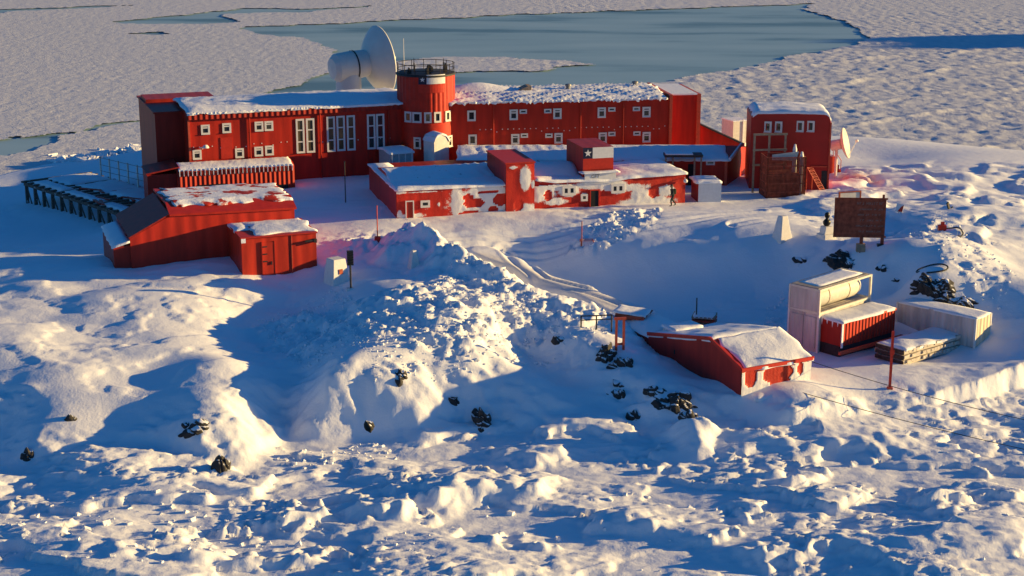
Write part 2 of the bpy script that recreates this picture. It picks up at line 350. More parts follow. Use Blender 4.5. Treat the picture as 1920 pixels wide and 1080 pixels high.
def ground_h(x, y):
    wx = x + 1.1*noise(x/5, y/5, 41) + .35*noise(x/1.7, y/1.7, 42); wy = y + 1.1*noise(x/5+7, y/5, 43) + .35*noise(x/1.7, y/1.7+5, 44)
    b = tps(x, y)
    far = sstep(150, 158, y); near = 1-far
    # wind-packed drifts and crust
    b = b + near*(.11*fbm(x/6, y/3.4, 3, 51)*np.clip(.6+1.2*noise(x/15, y/11, 57), .25, 1.4) + .07*np.clip(noise(x/11, y/8, 58)*2, 0, 1)*fbm(x/1.6, y/.9, 4, 55))
    gy_, gx_ = np.gradient(b, y[:, 0], x[0]); slope = np.hypot(gx_, gy_)
    crag = sstep(108, 103, y)*sstep(.28, .6, slope)*sstep(.2, .9, b)
    b = b + crag*(.34*fbm(x/3.2+.3*y, y/2.4, 4, 91) + .08*(ridged(x/1.4, y/1.1, 3, 92)-.5))
    dune = near*sstep(22, 27, x)*sstep(113, 122, y)
    b = b + dune*(.40*plates(x/8+.4*noise(x/4, y/4, 93), y/6, 94, -.15, .4) - .2 + .14*fbm(x/3.5, y/2, 3, 95))
    d, s, v = polydist(x+.4*noise(x/4, y/4, 99), y, ROAD); b = np.maximum(b, np.minimum(v, b+1.6)*(1-sstep(1.0, 2.4, d)) + b*sstep(1.0, 2.4, d))
    # drifts banked against the front building, old tracks on the plateau
    d, s, v = polydist(x, y, WALL); b = b + v*np.exp(-(d/1.1)**2)*np.clip(.7+.9*noise(x/2.2, y/2.2, 96), 0, 1.6)
    for tr in TRACKS:
        d, s, v = polydist(x + .5*noise(x/6, y/6, 97), y + .5*noise(x/6, y/6, 98), tr)
        b = b - .16*np.exp(-((d-.55)/.22)**2) + .07*np.exp(-((d-.95)/.15)**2)
    # plough pile
    d, s, v = polydist(wx, wy, PILE)
    prof = np.where(s > 0, np.maximum(0, 1-(d/4.0)**1.15), np.maximum(0, 1-(d/3.9)**1.1))
    b = np.maximum(b, b + (v-b)*prof)
    ck = np.exp(-(d/3.2)**2)
    d2, s2, v2 = polydist(wx, wy, DUMP)
    prof = np.where(s2 < 0, np.maximum(0, 1-d2/6.5), np.maximum(0, 1-d2/2.0))*sstep(-.2, .2, (y-DUMP[-1][1])/4)
    b = np.maximum(b, b + (v2-b)*prof*.9)
    A = [tuple(P(*p)) for p in ((640,560,4.5),(720,545,4.7),(900,520,5),(1130,590,3.7),(1000,610,4),(900,640,4.2),(780,665,4),(690,640,3.5),(560,690,2.2),(480,640,2.2),(540,590,3))]
    apron = inpoly(x + 1.2*noise(x/2, y/2, 45), y + 1.2*noise(x/2, y/2, 46), A).astype(float)
    ck = np.clip(np.maximum(ck, .75*apron), 0, 1)
    R2 = [tuple(P(*p)) for p in ((1440,535,3),(1500,520,3.2),(1500,580,2.8),(1430,600,2.6))]
    ck = np.maximum(ck, .5*inpoly(x, y, R2)); 
    R3 = [tuple(P(*p)) for p in ((1700,470,5),(1760,415,5.4),(1900,520,5),(1850,560,4.6),(1760,500,5))]
    ck = np.maximum(ck, .35*inpoly(x, y, R3)); 
    R4 = [tuple(P(*p)) for p in ((1060,440,5),(1150,400,5),(1240,395,5),(1230,425,5),(1120,445,5))]
    ck = np.maximum(ck, .6*inpoly(x, y, R4)); 
    b = b + ck*(.38*fbm(x/1.5, y/1.3, 3, 72) + .24*(cells(x/1.0, y/.9, 8)-.45) + .16*(cells(x/.5, y/.45, 9)-.4))
    # quay face
    d, s, v = polydist(x + .25*noise(x/1.2, y/1.2, 47), y + .25*noise(x/1.2, y/1.2, 48), QUAY)
    sd = d*s
    qm = sstep(QUAY[0][0]-1, QUAY[0][0]+3, x)
    b = np.where(qm > 0, b*(1-qm) + qm*np.where(sd > 0, b + .25*np.exp(-sd/1.5), -1.0 + (b+1.0)*sstep(-.7, 0, sd)), b)
    ice = ice_front(x, y) + qm*np.where(sd < 0, .5*np.exp(sd/3.0), 0)
    lh = sstep(-8, -14, x)*sstep(88, 93, y)*sstep(120, 112, y); b = b + lh*(.30*fbm(x/8+3, y/5, 2, 101) + .10*plates(x/6, y/3.4, 102, -.1, .3))
    out = smax(b, ice, .35)
    out = np.where(y > 140, np.where(b > .15, b, np.minimum(b, -.4)), out)
    return out, ck
def _axis(lo, hi, f):
    a = [lo]
    while a[-1] < hi: a.append(a[-1]+f(a[-1]))
    return np.array(a)
gx = np.r_[-_axis(0, 78, lambda t: .145 if t < 30 else .145+.012*(t-30))[::-1], _axis(0, 78, lambda t: .145 if t < 30 else .145+.012*(t-30))[1:]]
gy = _axis(67, 214, lambda t: .13 if t < 80 else .13+.0026*(t-80))
GX, GY = np.meshgrid(gx, gy)
GH, CK = ground_h(GX, GY)
def ground_z(x, y):
    """height of the built ground sheet at a point"""
    j = np.clip(np.searchsorted(gx, x)-1, 0, len(gx)-2); i = np.clip(np.searchsorted(gy, y)-1, 0, len(gy)-2)
    tx = (x-gx[j])/(gx[j+1]-gx[j]); ty = (y-gy[i])/(gy[i+1]-gy[i])
    return float((GH[i, j]*(1-tx)+GH[i, j+1]*tx)*(1-ty) + (GH[i+1, j]*(1-tx)+GH[i+1, j+1]*tx)*ty)
def hit(px, py):
    """where the sight line through a picture point meets the ground sheet"""
    d = ray(px, py); t0 = 60.0/d.y; p = None
    for k in range(3000):
        p = Vector((0, 0, HC)) + d*t0
        if p.z <= ground_z(p.x, p.y): return p
        t0 += .06/d.y
    return p
ground = grid_mesh('snow_ground', np.c_[GX.ravel(), GY.ravel(), GH.ravel()], len(gy), len(gx), M_snow)
st = np.zeros(GX.shape)
for (a, b_, rx, ry, k) in ((1600,330,2.0,1.6,.75),(1630,335,1.6,1.2,.5)):
    c = P(a, b_, 5.2); st = np.maximum(st, k*np.exp(-(((GX-c.x)/rx)**2+((GY-c.y)/ry)**2)*1.2)*np.clip(.8+.6*noise(GX/.8, GY/.8, 90), 0, 1))
attr(ground, 'stain', st)
TR = pl((900,470,4.6),(1000,505,3.8),(1100,545,3.2),(1200,590,2.5))
d, s, v = polydist(GX, GY, TR); attr(ground, 'track', .55*np.exp(-(d/1.3)**4))
tag(ground, kind='structure')
# ---- sea ice sheet beyond the station, with the open leads cut out of it
LAKE = pl(*[(a, b, .1) for a, b in ((448,52),(560,46),(640,45),(700,40),(820,35),(1000,27),(1200,19),(1400,12),(1525,7),(1500,16),(1570,35),(1605,52),(1622,72),(1570,92),(1480,108),(1380,130),(1280,146),(1200,160),(1110,172),(1030,182),(860,200),(640,190),(486,177),(560,160),(640,137),(638,112),(622,88),(560,72),(500,64))])
TONGUE = pl(*[(a, b, .1) for a, b in ((700,118),(860,106),(960,108),(1060,112),(1140,121),(1050,129),(950,134),(860,138),(720,140))])
LEADS = [pl(*[(a, b, .1) for a, b in q]) for q in (
 ((215,43),(290,34),(400,22),(470,16),(560,17),(700,12),(560,22),(430,26),(418,36),(460,40),(400,43),(300,46)),
 ((-80,272),(0,263),(60,258),(150,246),(240,231),(255,226),(170,240),(90,262),(60,285),(-80,296)),
 ((-80,22),(60,16),(250,10),(60,20),(-80,27)), ((240,62),(300,60),(330,63),(280,66)))]
ix = np.r_[-_axis(0, 900, lambda t: .5 if t < 125 else .5+.08*(t-125))[::-1], _axis(0, 900, lambda t: .5 if t < 125 else .5+.08*(t-125))[1:]]
iy = _axis(128, 2500, lambda t: .45 if t < 180 else (.45+.0022*(t-180) if t < 450 else 1.05+.08*(t-450)))
IX, IY = np.meshgrid(ix, iy)
JX = IX + 1.6*fbm(IX/9, IY/9, 3, 31); JY = IY + 2.4*fbm(IX/9+4, IY/9, 3, 33)
wet = inpoly(JX, JY, LAKE) & ~inpoly(JX, JY, TONGUE)
for q in LEADS: wet |= inpoly(JX, JY, q)
rough = sstep(-20, 35, IX + .12*(IY-250) + 12*fbm(IX/40, IY/40, 2, 35))*(1-.75*sstep(330, 420, IY)) 
hi = .16 + (.045+.04*rough)*(ridged(IX/1.9, IY/2.3, 3, 37)-.6) + rough*(.13*np.maximum(-.2, fbm(IX/2.2, IY/2.8, 4, 39)) + .2*np.maximum(0, ridged(IX/9, IY/6, 3, 40)-1.0))
# long pressure ridges at right
for k in range(11):
    a = P(1180+60*k, 150+22*k+30*math.sin(k*2.1), 0); b2 = P(1930, 90+26*k, 0); c2 = (a+b2)/2
    d, s, v = polydist(IX + 2.0*noise(IX/14, IY/14, 80+k), IY + 3.0*noise(IX/14, IY/14, 60+k), [(a.x, a.y, .1), (c2.x, c2.y, .6), (b2.x, b2.y, .6)])
    hi = hi + .55*v*np.exp(-(d/.8)**2)*np.clip(.7+.8*noise(IX/5, IY/5, 90), 0, 1.5)
kf = ~(wet[:-1, :-1] | wet[:-1, 1:] | wet[1:, 1:] | wet[1:, :-1])
hi = np.maximum(hi, .02)
land = (np.abs(IX) < 74) & (IY < 208)
iq = np.array([0.0])
sea_ice = grid_mesh('sea_ice', np.c_[IX.ravel(), IY.ravel(), hi.ravel()], len(iy), len(ix), M_ice, keep=kf)
tag(sea_ice, kind='structure')
M_water = bpy.data.materials.new('thin_ice_water'); M_water.use_nodes = True
_nt = M_water.node_tree; _b = _nt.nodes['Principled BSDF']; _tc = _nt.nodes.new('ShaderNodeTexCoord')
_mp = _nt.nodes.new('ShaderNodeMapping'); _mp.inputs['Scale'].default_value = (.022, .07, 1); _nt.links.new(_tc.outputs['Object'], _mp.inputs[0])
_n = _nt.nodes.new('ShaderNodeTexNoise'); _n.inputs['Scale'].default_value = 1.0; _n.inputs['Detail'].default_value = 7; _nt.links.new(_mp.outputs[0], _n.inputs['Vector'])
_r = _nt.nodes.new('ShaderNodeValToRGB'); _nt.links.new(_n.outputs[0], _r.inputs[0])
_r.color_ramp.elements[0].position = .36; _r.color_ramp.elements[0].color = (.13, .24, .29, 1)
_r.color_ramp.elements[1].position = .48; _r.color_ramp.elements[1].color = (.28, .43, .48, 1)
_e = _r.color_ramp.elements.new(.72); _e.color = (.36, .51, .55, 1)
_nt.links.new(_r.outputs[0], _b.inputs['Base Color']); _b.inputs['Roughness'].default_value = .45; _b.inputs['Specular IOR Level'].default_value = .3
wm = MB(); wm.add([(-6000, 134, 0), (6000, 134, 0), (6000, 15000, 0), (-6000, 15000, 0)], [(0, 1, 2, 3)])
tag(wm.build('water', M_water), kind='structure')
# ---- far headland outside the frame at right; its long shadow crosses the bay
def headland(cx, cy, L, Wd, H, seed):
    n, m_ = 60, 24; V = []
    for i in range(m_):
        for j in range(n):
            u, w = j/(n-1)*2-1, i/(m_-1)*2-1
            e = max(0, 1-abs(w)**3)*max(0, 1-abs(u)**2.5)
            V.append((cx+u*L/2, cy+w*Wd/2, H*e))
    V = np.array(V); V[:, 2] *= 1+.18*fbm(V[:, 0]/14, V[:, 1]/14, 3, seed); V[:, 2] -= .5
    return V, m_, n
V, m_, n_ = headland(352, 345, 130, 52, 44, 3)
tag(grid_mesh('hill', V, m_, n_, M_ice), kind='structure')
# ================================================================ buildings
M_red = ribbed('red_cladding', RED, period=1.15, amp=.008, grime=.4)
M_red_flat = mat('red_paint', RED, rough=.5, var=.18, vscale=1.5)
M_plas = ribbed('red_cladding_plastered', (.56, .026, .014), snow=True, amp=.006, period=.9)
M_red_worn = ribbed('red_cladding_worn', (.58, .040, .016), period=.9, amp=.012, grime=.5)
M_maroon_shaded = ribbed('maroon_shaded_cladding', (.38, .028, .016), amp=.006, period=.9)  # for maroon trim, and shaded red walls with the shade put into the colour
M_white = mat('white_paint', (.74, .73, .70), rough=.5, var=.08)
M_frame = mat('window_frame_paint', (.72, .70, .66), rough=.5)
M_trim = mat('orange_red_trim', (.55, .085, .04), rough=.5, var=.15)
M_steel = mat('grey_steel', (.22, .22, .22), rough=.5, metal=.3, var=.25)
M_dark = mat('dark_steel', (.035, .033, .032), rough=.6, var=.3)
M_black = mat('black_opening', (.012, .012, .014), rough=.7)
M_rust = mat('rusty_steel', (.34, .075, .038), rough=.8, var=.45, vscale=3, dirt=(.26, .09, .04), dscale=6, dthr=.62)
M_wood = mat('weathered_wood', (.36, .26, .17), rough=.8, var=.25)
M_cream = mat('cream_paint', (.68, .64, .55), rough=.55, var=.1, dirt=(.30, .22, .14), dscale=4, dthr=.68)
M_glass = mat('window_glass', (.02, .028, .03), rough=.12, spec=.6)
M_glass2 = mat('warm_window_glass', (.09, .075, .04), rough=.15, spec=.6)
M_navy = mat('navy_paint', (.012, .018, .05), rough=.5)
M_flagred = mat('flag_red_paint', (.52, .03, .015), rough=.5, var=.1)
M_flagwhite = mat('flag_white_paint', (.74, .74, .72), rough=.5, var=.06)
class Frame:
    """a thing with local axes: x along its front (to the right in the picture), y away from the camera, z up"""
    def __init__(s, name, label, cat, px, py, z, deg, group=None):
        s.o = P(px, py, z); s.a = R(deg); s.e = thing(name, label, cat, s.o, s.a, group)
        s.u = Vector((math.cos(s.a), math.sin(s.a), 0)); s.n = Vector((-math.sin(s.a), math.cos(s.a), 0))
    def to(s, x, y, z=0): return s.o + s.u*x + s.n*y + Vector((0, 0, z))
    def inv(s, p): d = p-s.o; return Vector((d.dot(s.u), d.dot(s.n), d.z))
    def on(s, px, py, y=0.0):
        d = ray(px, py); c = Vector((0, 0, HC)); t = ((s.o-c).dot(s.n)+y)/d.dot(s.n); q = s.inv(c+d*t); return (q.x, q.z)
    def side(s, px, py, x=0.0):
        d = ray(px, py); c = Vector((0, 0, HC)); t = ((s.o-c).dot(s.u)+x)/d.dot(s.u); q = s.inv(c+d*t); return (q.y, q.z)
    def flat(s, px, py, z=0.0):
        q = s.inv(P(px, py, s.o.z+z)); return (q.x, q.y)
_wc = {}
def window(par, x, z, w, h, y=0.0, style='hung', glass=None, axis='y', yaw=None):
    """window > window_pane on a wall whose outer face lies at local y"""
    w = round(w, 1); h = round(h, 1); key = (w, h, style, glass.name if glass else '')
    if key not in _wc:
        m = MB(); b = .17 if min(w, h) > .5 else .13; T = .07
        if style == 'wide': b = .2
        m.box(-w/2, -w/2+b, -T, .02, -h/2, h/2); m.box(w/2-b, w/2, -T, .02, -h/2, h/2)
        m.box(-w/2+b, w/2-b, -T, .02, h/2-b, h/2); m.box(-w/2+b, w/2-b, -T, .02, -h/2, -h/2+b)
        bars = {'hung': [.18], 'tall': [-.17, .17], 'plain': [], 'wide': []}[style]
        for k in bars: m.box(-w/2+b, w/2-b, -T+.01, .02, k*h-.055, k*h+.055)
        if style == 'wide': m.box(-.12, .12, -T+.01, .02, -h/2+b, h/2-b)
        m.box(-w/2+.003, w/2-.003, -.13, -T-.003, -h/2, -h/2+.06)
        p = MB(); p.box(-w/2+b*.9, w/2-b*.9, -.02, .01, -h/2+b*.9, h/2-b*.9)
        f = m.build('window', M_frame); g = p.build('window_pane', glass or M_glass); g.parent = f
        _wc[key] = (f, g); first = True
    else:
        f0, g0 = _wc[key]; f = link(f0.copy()); g = link(g0.copy()); g.parent = f
    f.parent = par; f.location = (x, y-.004, z)
    if yaw is not None: f.rotation_euler = (0, 0, yaw)
    return f
def icicles(par, x0, x1, y, z, n, seed, amp=.25, base=.12, thick=.3):
    """ragged snow lip hanging over an eave"""
    rnd = random.Random(seed); m = MB(); k = 0
    N = n; xs = [x0+(x1-x0)*i/N for i in range(N+1)]
    top = [z + base*(.7+.6*rnd.random()) for _ in xs]; bot = [z - amp*rnd.random()**1.6 for _ in xs]
    out = [y - thick*(.15+.35*rnd.random()) for _ in xs]
    vs = []; fs = []
    for i, x in enumerate(xs): vs += [(x, out[i], bot[i]), (x, out[i], top[i]*.5+z*.5), (x, y+thick*.6, top[i]), (x, y+.05, bot[i])]
    for i in range(N):
        a = 4*i; b = a+4
        for j in range(4): fs.append((a+j, b+j, b+(j+1) % 4, a+(j+1) % 4))
    fs += [(0, 1, 2, 3), (4*N+3, 4*N+2, 4*N+1, 4*N)]
    m.add(vs, fs); return m.build('snow_lip', M_rsnow, par, smooth=False)
def snow_slab(x0, x1, y0, y1, zf, name, par, seed=1, step=.35, th=.18, edge=.1, m=None, rib=0.0, ribp=.6, rag=.12):
    """uneven snow blanket over a roof; zf(x,y) gives the roof surface"""
    nx = max(4, int((x1-x0)/step)); ny = max(4, int((y1-y0)/step))
    X, Y = np.meshgrid(np.linspace(x0, x1, nx), np.linspace(y0, y1, ny))
    Z = zf(X, Y); e = np.minimum(np.minimum((X-x0), (x1-X)), np.minimum((Y-y0), (y1-Y)))
    th = th*.6
    t = th*(1-np.exp(-(e+.02)/.25))*(1+.6*fbm(X/2.6+seed*3.1, Y/2.6, 2, seed)) + .2*edge*noise(X/.7, Y/.7+seed, seed)
    if rib: t = t + rib*np.maximum(0, np.sin((X+.25*Y)*2*np.pi/ribp))*np.clip(.5+noise(X/2.1, Y/1.3, seed+3), 0, 1)
    t = np.maximum(t, .012)*(1-.0*e)
    w_ = np.exp(-e/(rag*2.5)); jx = rag*w_*noise(X/1.3+9, Y/1.3, seed+5); jy = rag*w_*noise(X/1.3, Y/1.3+5, seed+6)
    V = np.c_[(X+jx).ravel(), (Y+jy).ravel(), (Z+t).ravel()]
    o = grid_mesh(name, V, ny, nx, m or M_rsnow)
    bm = bmesh.new(); bm.from_mesh(o.data)
    be = [e_ for e_ in bm.edges if e_.is_boundary]
    r = bmesh.ops.extrude_edge_only(bm, edges=be)
    for v in r['geom']:
        if isinstance(v, bmesh.types.BMVert): v.co.z -= th*1.1 + .02
    bmesh.ops.recalc_face_normals(bm, faces=bm.faces); bm.to_mesh(o.data); bm.free()
    o.data.polygons.foreach_set('use_smooth', [True]*len(o.data.polygons))
    o.parent = par; return o
def plastered(par, name, x0, x1, z0, z1, y, blobs, pxf, ztop=None, step=.14, mat_=None):
    """wall face grid with a 'snow' attribute; blobs are ellipses (px,py,rx,ry,k) in picture points on that face"""
    nx = max(3, int((x1-x0)/step)); nz = max(3, int((z1-z0)/step))
    X, Z = np.meshgrid(np.linspace(x0, x1, nx), np.linspace(0, 1, nz))
    zt = np.interp(X, *ztop) if ztop else np.full(X.shape, z1)
    Zr = z0 + (zt-z0)*Z
    s = np.full(X.shape, -.2)
    for (px, py, rx, ry, k) in blobs:
        cx, cz = pxf(px, py); ex, _ = pxf(px+rx, py); _, ez = pxf(px, py-ry)
        d = np.sqrt(((X-cx)/max(.05, abs(ex-cx)))**2 + ((Zr-cz)/max(.05, abs(ez-cz)))**2)
        s = np.maximum(s, k*np.clip(1.25-d*.75, -.3, 1)) if k > 0 else np.where(d < 1, np.minimum(s, -.1), s)
    Yv = y - .05*np.clip(s, 0, 1)*(1+.6*noise(X/.4, Zr/.4, 3))
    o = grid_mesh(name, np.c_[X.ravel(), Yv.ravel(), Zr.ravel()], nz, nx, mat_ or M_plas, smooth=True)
    attr(o, 'snow', s); o.parent = par; return o
def star(cx, cz, r, y, n=5):
    pts = []
    for k in range(2*n):
        a = math.pi/2 + k*math.pi/n; rr = r if k % 2 == 0 else r*.4
        pts.append((cx-rr*math.cos(a), cz+rr*math.sin(a)))
    return MB().prism(pts, y-.02, y)
# ---------------------------------------------------------------- main two-storey station building
f = Frame('station_building', 'long two-storey red station building with a round tower in the middle', 'building', 557, 337, 5.0, 20)
E = f.e
xl, zt = f.on(352, 213); xr, _ = f.on(756, 195); zt = .5*(zt + f.on(640, 201)[1])
DEP = 9.0
MB().box(xl, xr, 0, DEP, -3, zt).build('left_wing_wall', M_red, E)
def roofz(X, Y): return zt + .05 + .45*np.sin(np.clip(Y/DEP, 0, 1)*np.pi*.9) 
snow_slab(xl-.1, xr+1.0, -.35, DEP-.5, roofz, 'roof_snow', E, 11, .3, .2, .12, rib=.07, ribp=.55)
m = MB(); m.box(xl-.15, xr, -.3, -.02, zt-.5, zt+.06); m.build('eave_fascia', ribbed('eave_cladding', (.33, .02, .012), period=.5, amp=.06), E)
icicles(E, xl-.1, xr-.5, -.3, zt+.08, 150, 5, .16, .07, .2)
m = MB(); m.box(xl-.07, xl+.12, -.09, .06, -2, zt-.5); m.build('corner_trim', M_trim, E)
def px_window(F, px, py, w, h, y=0.0, style='hung', glass=None):
    x, z = F.on(px, py, y); x2, z2 = F.on(px+w/2, py-h/2, y); return window(F.e, x, z, 2*abs(x2-x), 2*abs(z2-z), y, style, glass)
for (a, b) in ((385, 243), (425, 240), (485.5, 237), (504, 236), (369.5, 290), (449, 287), (485, 284), (505, 282)): px_window(f, a, b, 15, 20)
for (a, b) in ((563, 255), (582, 254)): px_window(f, a, b, 14.5, 66, style='tall', glass=M_glass2)
for (a, b) in ((620.5, 251.5), (639, 250), (658, 249)): px_window(f, a, b, 14.5, 66, style='tall', glass=M_glass2)
for (a, b) in ((696, 247), (713, 246)): px_window(f, a, b, 14.5, 66, style='tall')
x0, z0 = f.on(415, 298); x1, z1 = f.on(435, 257)
MB().box(x0, x1, -.05, -.003, z0, z1).build('cladding_panel', M_flagred, E)
x, z = f.on(384, 276)
m = MB(); m.tube((x-.5, 0, z+.05), (x-.5, -.5, z+.05), .05); m.lathe([(0, .3), (.18, .26), (.3, .1), (.32, 0), (0, -.02)], 14, (x, -.45, z)); m.tube((x-.5, -.45, z+.05), (x, -.45, z+.05), .05)
m.build('wall_lamp', M_white, E, True)
# vent dots along the storey line
bolt0 = MB().box(-.045, .045, -.03, -.002, -.04, .04).build('bolt_head', M_frame, E); rnd = random.Random(3); nb = 0
for k in range(24):
    px = 365+k*16+rnd.uniform(-4, 4)
    if 552 < px < 595 or 610 < px < 670: continue
    x, z = f.on(px, 276-.058*(px-365)+rnd.choice((0, 4)))
    o = bolt0 if nb == 0 else link(bolt0.copy()); o.parent = E; o.location = (x, 0, z); nb += 1
# recessed annex at the far left end
ax0, _ = f.on(290, 217, 3.0)
MB().box(ax0, xl-.003, 3.0, 14.5, -3, zt-.25).build('annex_wall', M_maroon_shaded, E)
MB().box(ax0-.15, xl-.02, 2.8, 14.6, zt-.24, zt-.08).build('annex_roof', M_maroon_shaded, E)
m = MB(); m.box(xl-4.5+2.0, xl+4, DEP+.2, DEP+4, zt-1, zt+.22); m.build('roof_monitor', M_maroon_shaded, E)
q1 = f.inv(P(862, 193, 5.0+zt)); q2 = f.inv(P(1255, 184, 5.0+zt))
ra = math.atan2(q2.y-q1.y, q2.x-q1.x); rl = math.hypot(q2.x-q1.x, q2.y-q1.y)
# right wing on a turned axis: children carry the turn
class Sub(Frame):
    def __init__(s, F, q, da):
        s.o = F.to(q.x, q.y, 0); s.a = F.a+da; s.e = None
        s.u = Vector((math.cos(s.a), math.sin(s.a), 0)); s.n = Vector((-math.sin(s.a), math.cos(s.a), 0)); s.q = q; s.da = da
    def put(s, o, par):
        o.parent = par; o.location = (s.q.x, s.q.y, 0); o.rotation_euler = (0, 0, s.da); return o
g = Sub(f, q1, ra)
DEP2 = 9.0
g.put(MB().box(-2.5, rl, 0, DEP2, -3, zt).build('right_wing_wall', M_red), E)
def roofz2(X, Y): return zt + .05 + .35*np.sin(np.clip(Y/DEP2, 0, 1)*np.pi*.9)
g.put(snow_slab(-1.2, rl-.2, -.3, DEP2-.3, roofz2, 'roof_snow', None, 21, .25, .22, .12, rib=.22, ribp=.62), E)
g.put(icicles(None, -1.0, rl-.3, -.25, zt+.05, 120, 9, .3, .1, .35), E)
def sub_window(px, py, w, h, style='hung'):
    x, z = g.on(px, py); x2, z2 = g.on(px+w/2, py-h/2)
    o = window(None, x, z, 2*abs(x2-x), 2*abs(z2-z), 0, style); lx, ly = math.cos(g.da), math.sin(g.da)
    o.parent = E; o.location = (g.q.x+x*lx+.004*ly, g.q.y+x*ly-.004*lx, z); o.rotation_euler = (0, 0, g.da)
for (a, b) in ((963, 215), (1045, 213), (1128, 211), (1212, 210), (966, 261), (1047, 259), (1130, 258), (1212, 257)): sub_window(a, b, 15.5, 20)
for (a, b) in ((884, 217), (886, 262)): sub_window(a, b, 15, 20, 'plain')
for (a, b) in ((981, 209), (1027, 208), (1147, 205), (1193, 204), (983, 254), (1029, 254), (1147, 251), (1194, 250)): sub_window(a, b, 13.5, 9, 'plain')
rnd = random.Random(4)
for k in range(34):
    x, z = g.on(900+k*10.5, 243-.02*k*10.5+rnd.choice((0, 0, 5))); lx, ly = math.cos(g.da), math.sin(g.da)
    o = link(bolt0.copy()); o.parent = E; o.location = (g.q.x+x*lx, g.q.y+x*ly, z); o.rotation_euler = (0, 0, g.da)
for px in (470, 602, 730):
    x, z_ = f.on(px, 300); m = MB(); m.tube((x, -.12, -1), (x, -.12, zt-.45), .07, 7); m.tube((x, -.12, zt-.45), (x, -.02, zt-.3), .07, 7); m.build('downpipe', M_maroon_shaded, E)
for px in (925, 1088, 1168):
    x, z_ = g.on(px, 240); m = MB(); m.tube((x, -.1, -1), (x, -.1, zt-.1), .06, 7); g.put(m.build('downpipe', M_maroon_shaded), E)
for px, yy in ((905, 5), (1065, 4.5), (1190, 5.5)):
    x, z_ = g.on(px, 180, yy); m = MB(); m.lathe([(.22, zt), (.22, zt+.75), (.32, zt+.8), (.3, zt+.95), (0, zt+1.02)], 12, (x, yy, 0)); g.put(m.build('vent_pipe', M_steel), E)
# end pilaster, recessed end block and its trim
m = MB(); m.box(rl, rl+.28, -.25, DEP2, -3, zt+.35); g.put(m.build('end_pilaster', M_trim), E)
ex1, _ = g.on(1305, 230, 1.2); 
m = MB(); m.box(rl+.283, ex1, 1.2, DEP2-.5, -3, zt+.12); g.put(m.build('end_block_wall', M_red), E)
m = MB(); m.box(ex1, ex1+.38, 1.0, DEP2-.5, -3, zt+.2); g.put(m.build('end_pilaster', M_trim), E)
m = MB(); m.box(rl+.29, ex1-.01, 1.0, DEP2-.6, zt+.125, zt+.26); g.put(m.build('end_block_roof', M_rsnow), E)
c0 = g.on(1312, 232, 2.2); c1 = g.on(1402, 276, 2.2)
m = MB(); m.prism([(ex1+.385, -3), (c1[0], -3), (c1[0], c1[1]), (c0[0], c0[1])], 2.2, 4.6); g.put(m.build('sloping_gallery', M_red), E)
m = MB(); m.prism([(ex1+.385, c0[1]+.01), (c1[0], c1[1]+.01), (c1[0]+.1, c1[1]+.14), (ex1+.385, c0[1]+.16)], 2.0, 4.8); g.put(m.build('gallery_roof', M_dark), E)
# snow wedge and vent on the right roof
sx, _ = g.on(985, 168, 4)
m = MB(); m.prism([(sx-1.6, zt+.2), (sx+.5, zt+.3), (sx+.55, zt+.95), (sx+.2, zt+.95)], 3.6, 5.2); g.put(m.build('roof_vent', M_wood), E)
g.put(snow_slab(-1.5, 6.2, 3.2, 7.5, lambda X, Y: zt+.35+.75*np.exp(-((X-2.3)/3.2)**2-((Y-5.4)/1.7)**2), 'roof_drift', None, 31, .3, .12, .1), E)
# round tower
tz = zt; tc = f.inv(P(806, 193, 5.0+zt)); RT = 54.0/(FPX/depth(P(806, 193, 5.0+zt))); tc.y += 1.2
ttop = zt + (193-141)/(FPX/depth(P(806, 193, 5.0+zt)))/.967
NT = 72
m = MB(); prof = [(RT, -3), (RT, zt-1.75), (RT, zt-1.7), (RT, ttop)]
vs = []; rr = []
for i, (r_, h_) in enumerate(prof):
    for k in range(NT*2):
        rib = .035 if (k % 4) < 2 and i >= 2 else 0
        t = math.pi*k/NT; vs.append((tc.x+(r_+rib)*math.cos(t), tc.y+(r_+rib)*math.sin(t), h_))
M2 = NT*2; fs = [(i*M2+k, i*M2+(k+1) % M2, (i+1)*M2+(k+1) % M2, (i+1)*M2+k) for i in range(3) for k in range(M2)]
fs.append(tuple(range(3*M2, 4*M2))); m.add(vs, fs)
tower = m.build('tower', M_red_flat, E)
m = MB(); m.lathe([(RT+.1, ttop-.12), (RT+.14, ttop+.02), (RT-.1, ttop+.1), (0, ttop+.12)], 48, (tc.x, tc.y, 0)); m.build('tower_roof', M_dark, tower, True)
m = MB(); rh = ttop+.1
for hh in (.35, .85): m.lathe([(RT-.02, rh+hh-.03), (RT+.03, rh+hh), (RT-.02, rh+hh+.03), (RT-.07, rh+hh), (RT-.02, rh+hh-.03)], 40, (tc.x, tc.y, 0))
for k in range(14):
    t = 2*math.pi*k/14; p = (tc.x+(RT-.02)*math.cos(t), tc.y+(RT-.02)*math.sin(t)); m.tube((*p, rh-.05), (*p, rh+.9), .03, 6)
m.build('tower_railing', M_dark, tower)
for (dx, dy, h_, w_) in ((-1.9, -.9, .5, .35), (-.2, -1.5, .75, .45), (1.7, -.8, .8, .3), (.6, .6, .5, .5), (1.9, .4, 1.1, .1), (-1.0, .5, 1.2, .1)):
    m = MB(); m.box(-w_/2, w_/2, -w_/2, w_/2, 0, h_*.7); m.prism([(-w_/3, h_*.7), (w_/3, h_*.7), (w_/5, h_), (-w_/6, h_+.1)], -w_/4, w_/4)
    o = m.build('roof_instrument', M_dark, tower); o.location = (tc.x+dx, tc.y+dy, rh)
_toc = math.atan2(-tc.x, 1)  # tower local helper
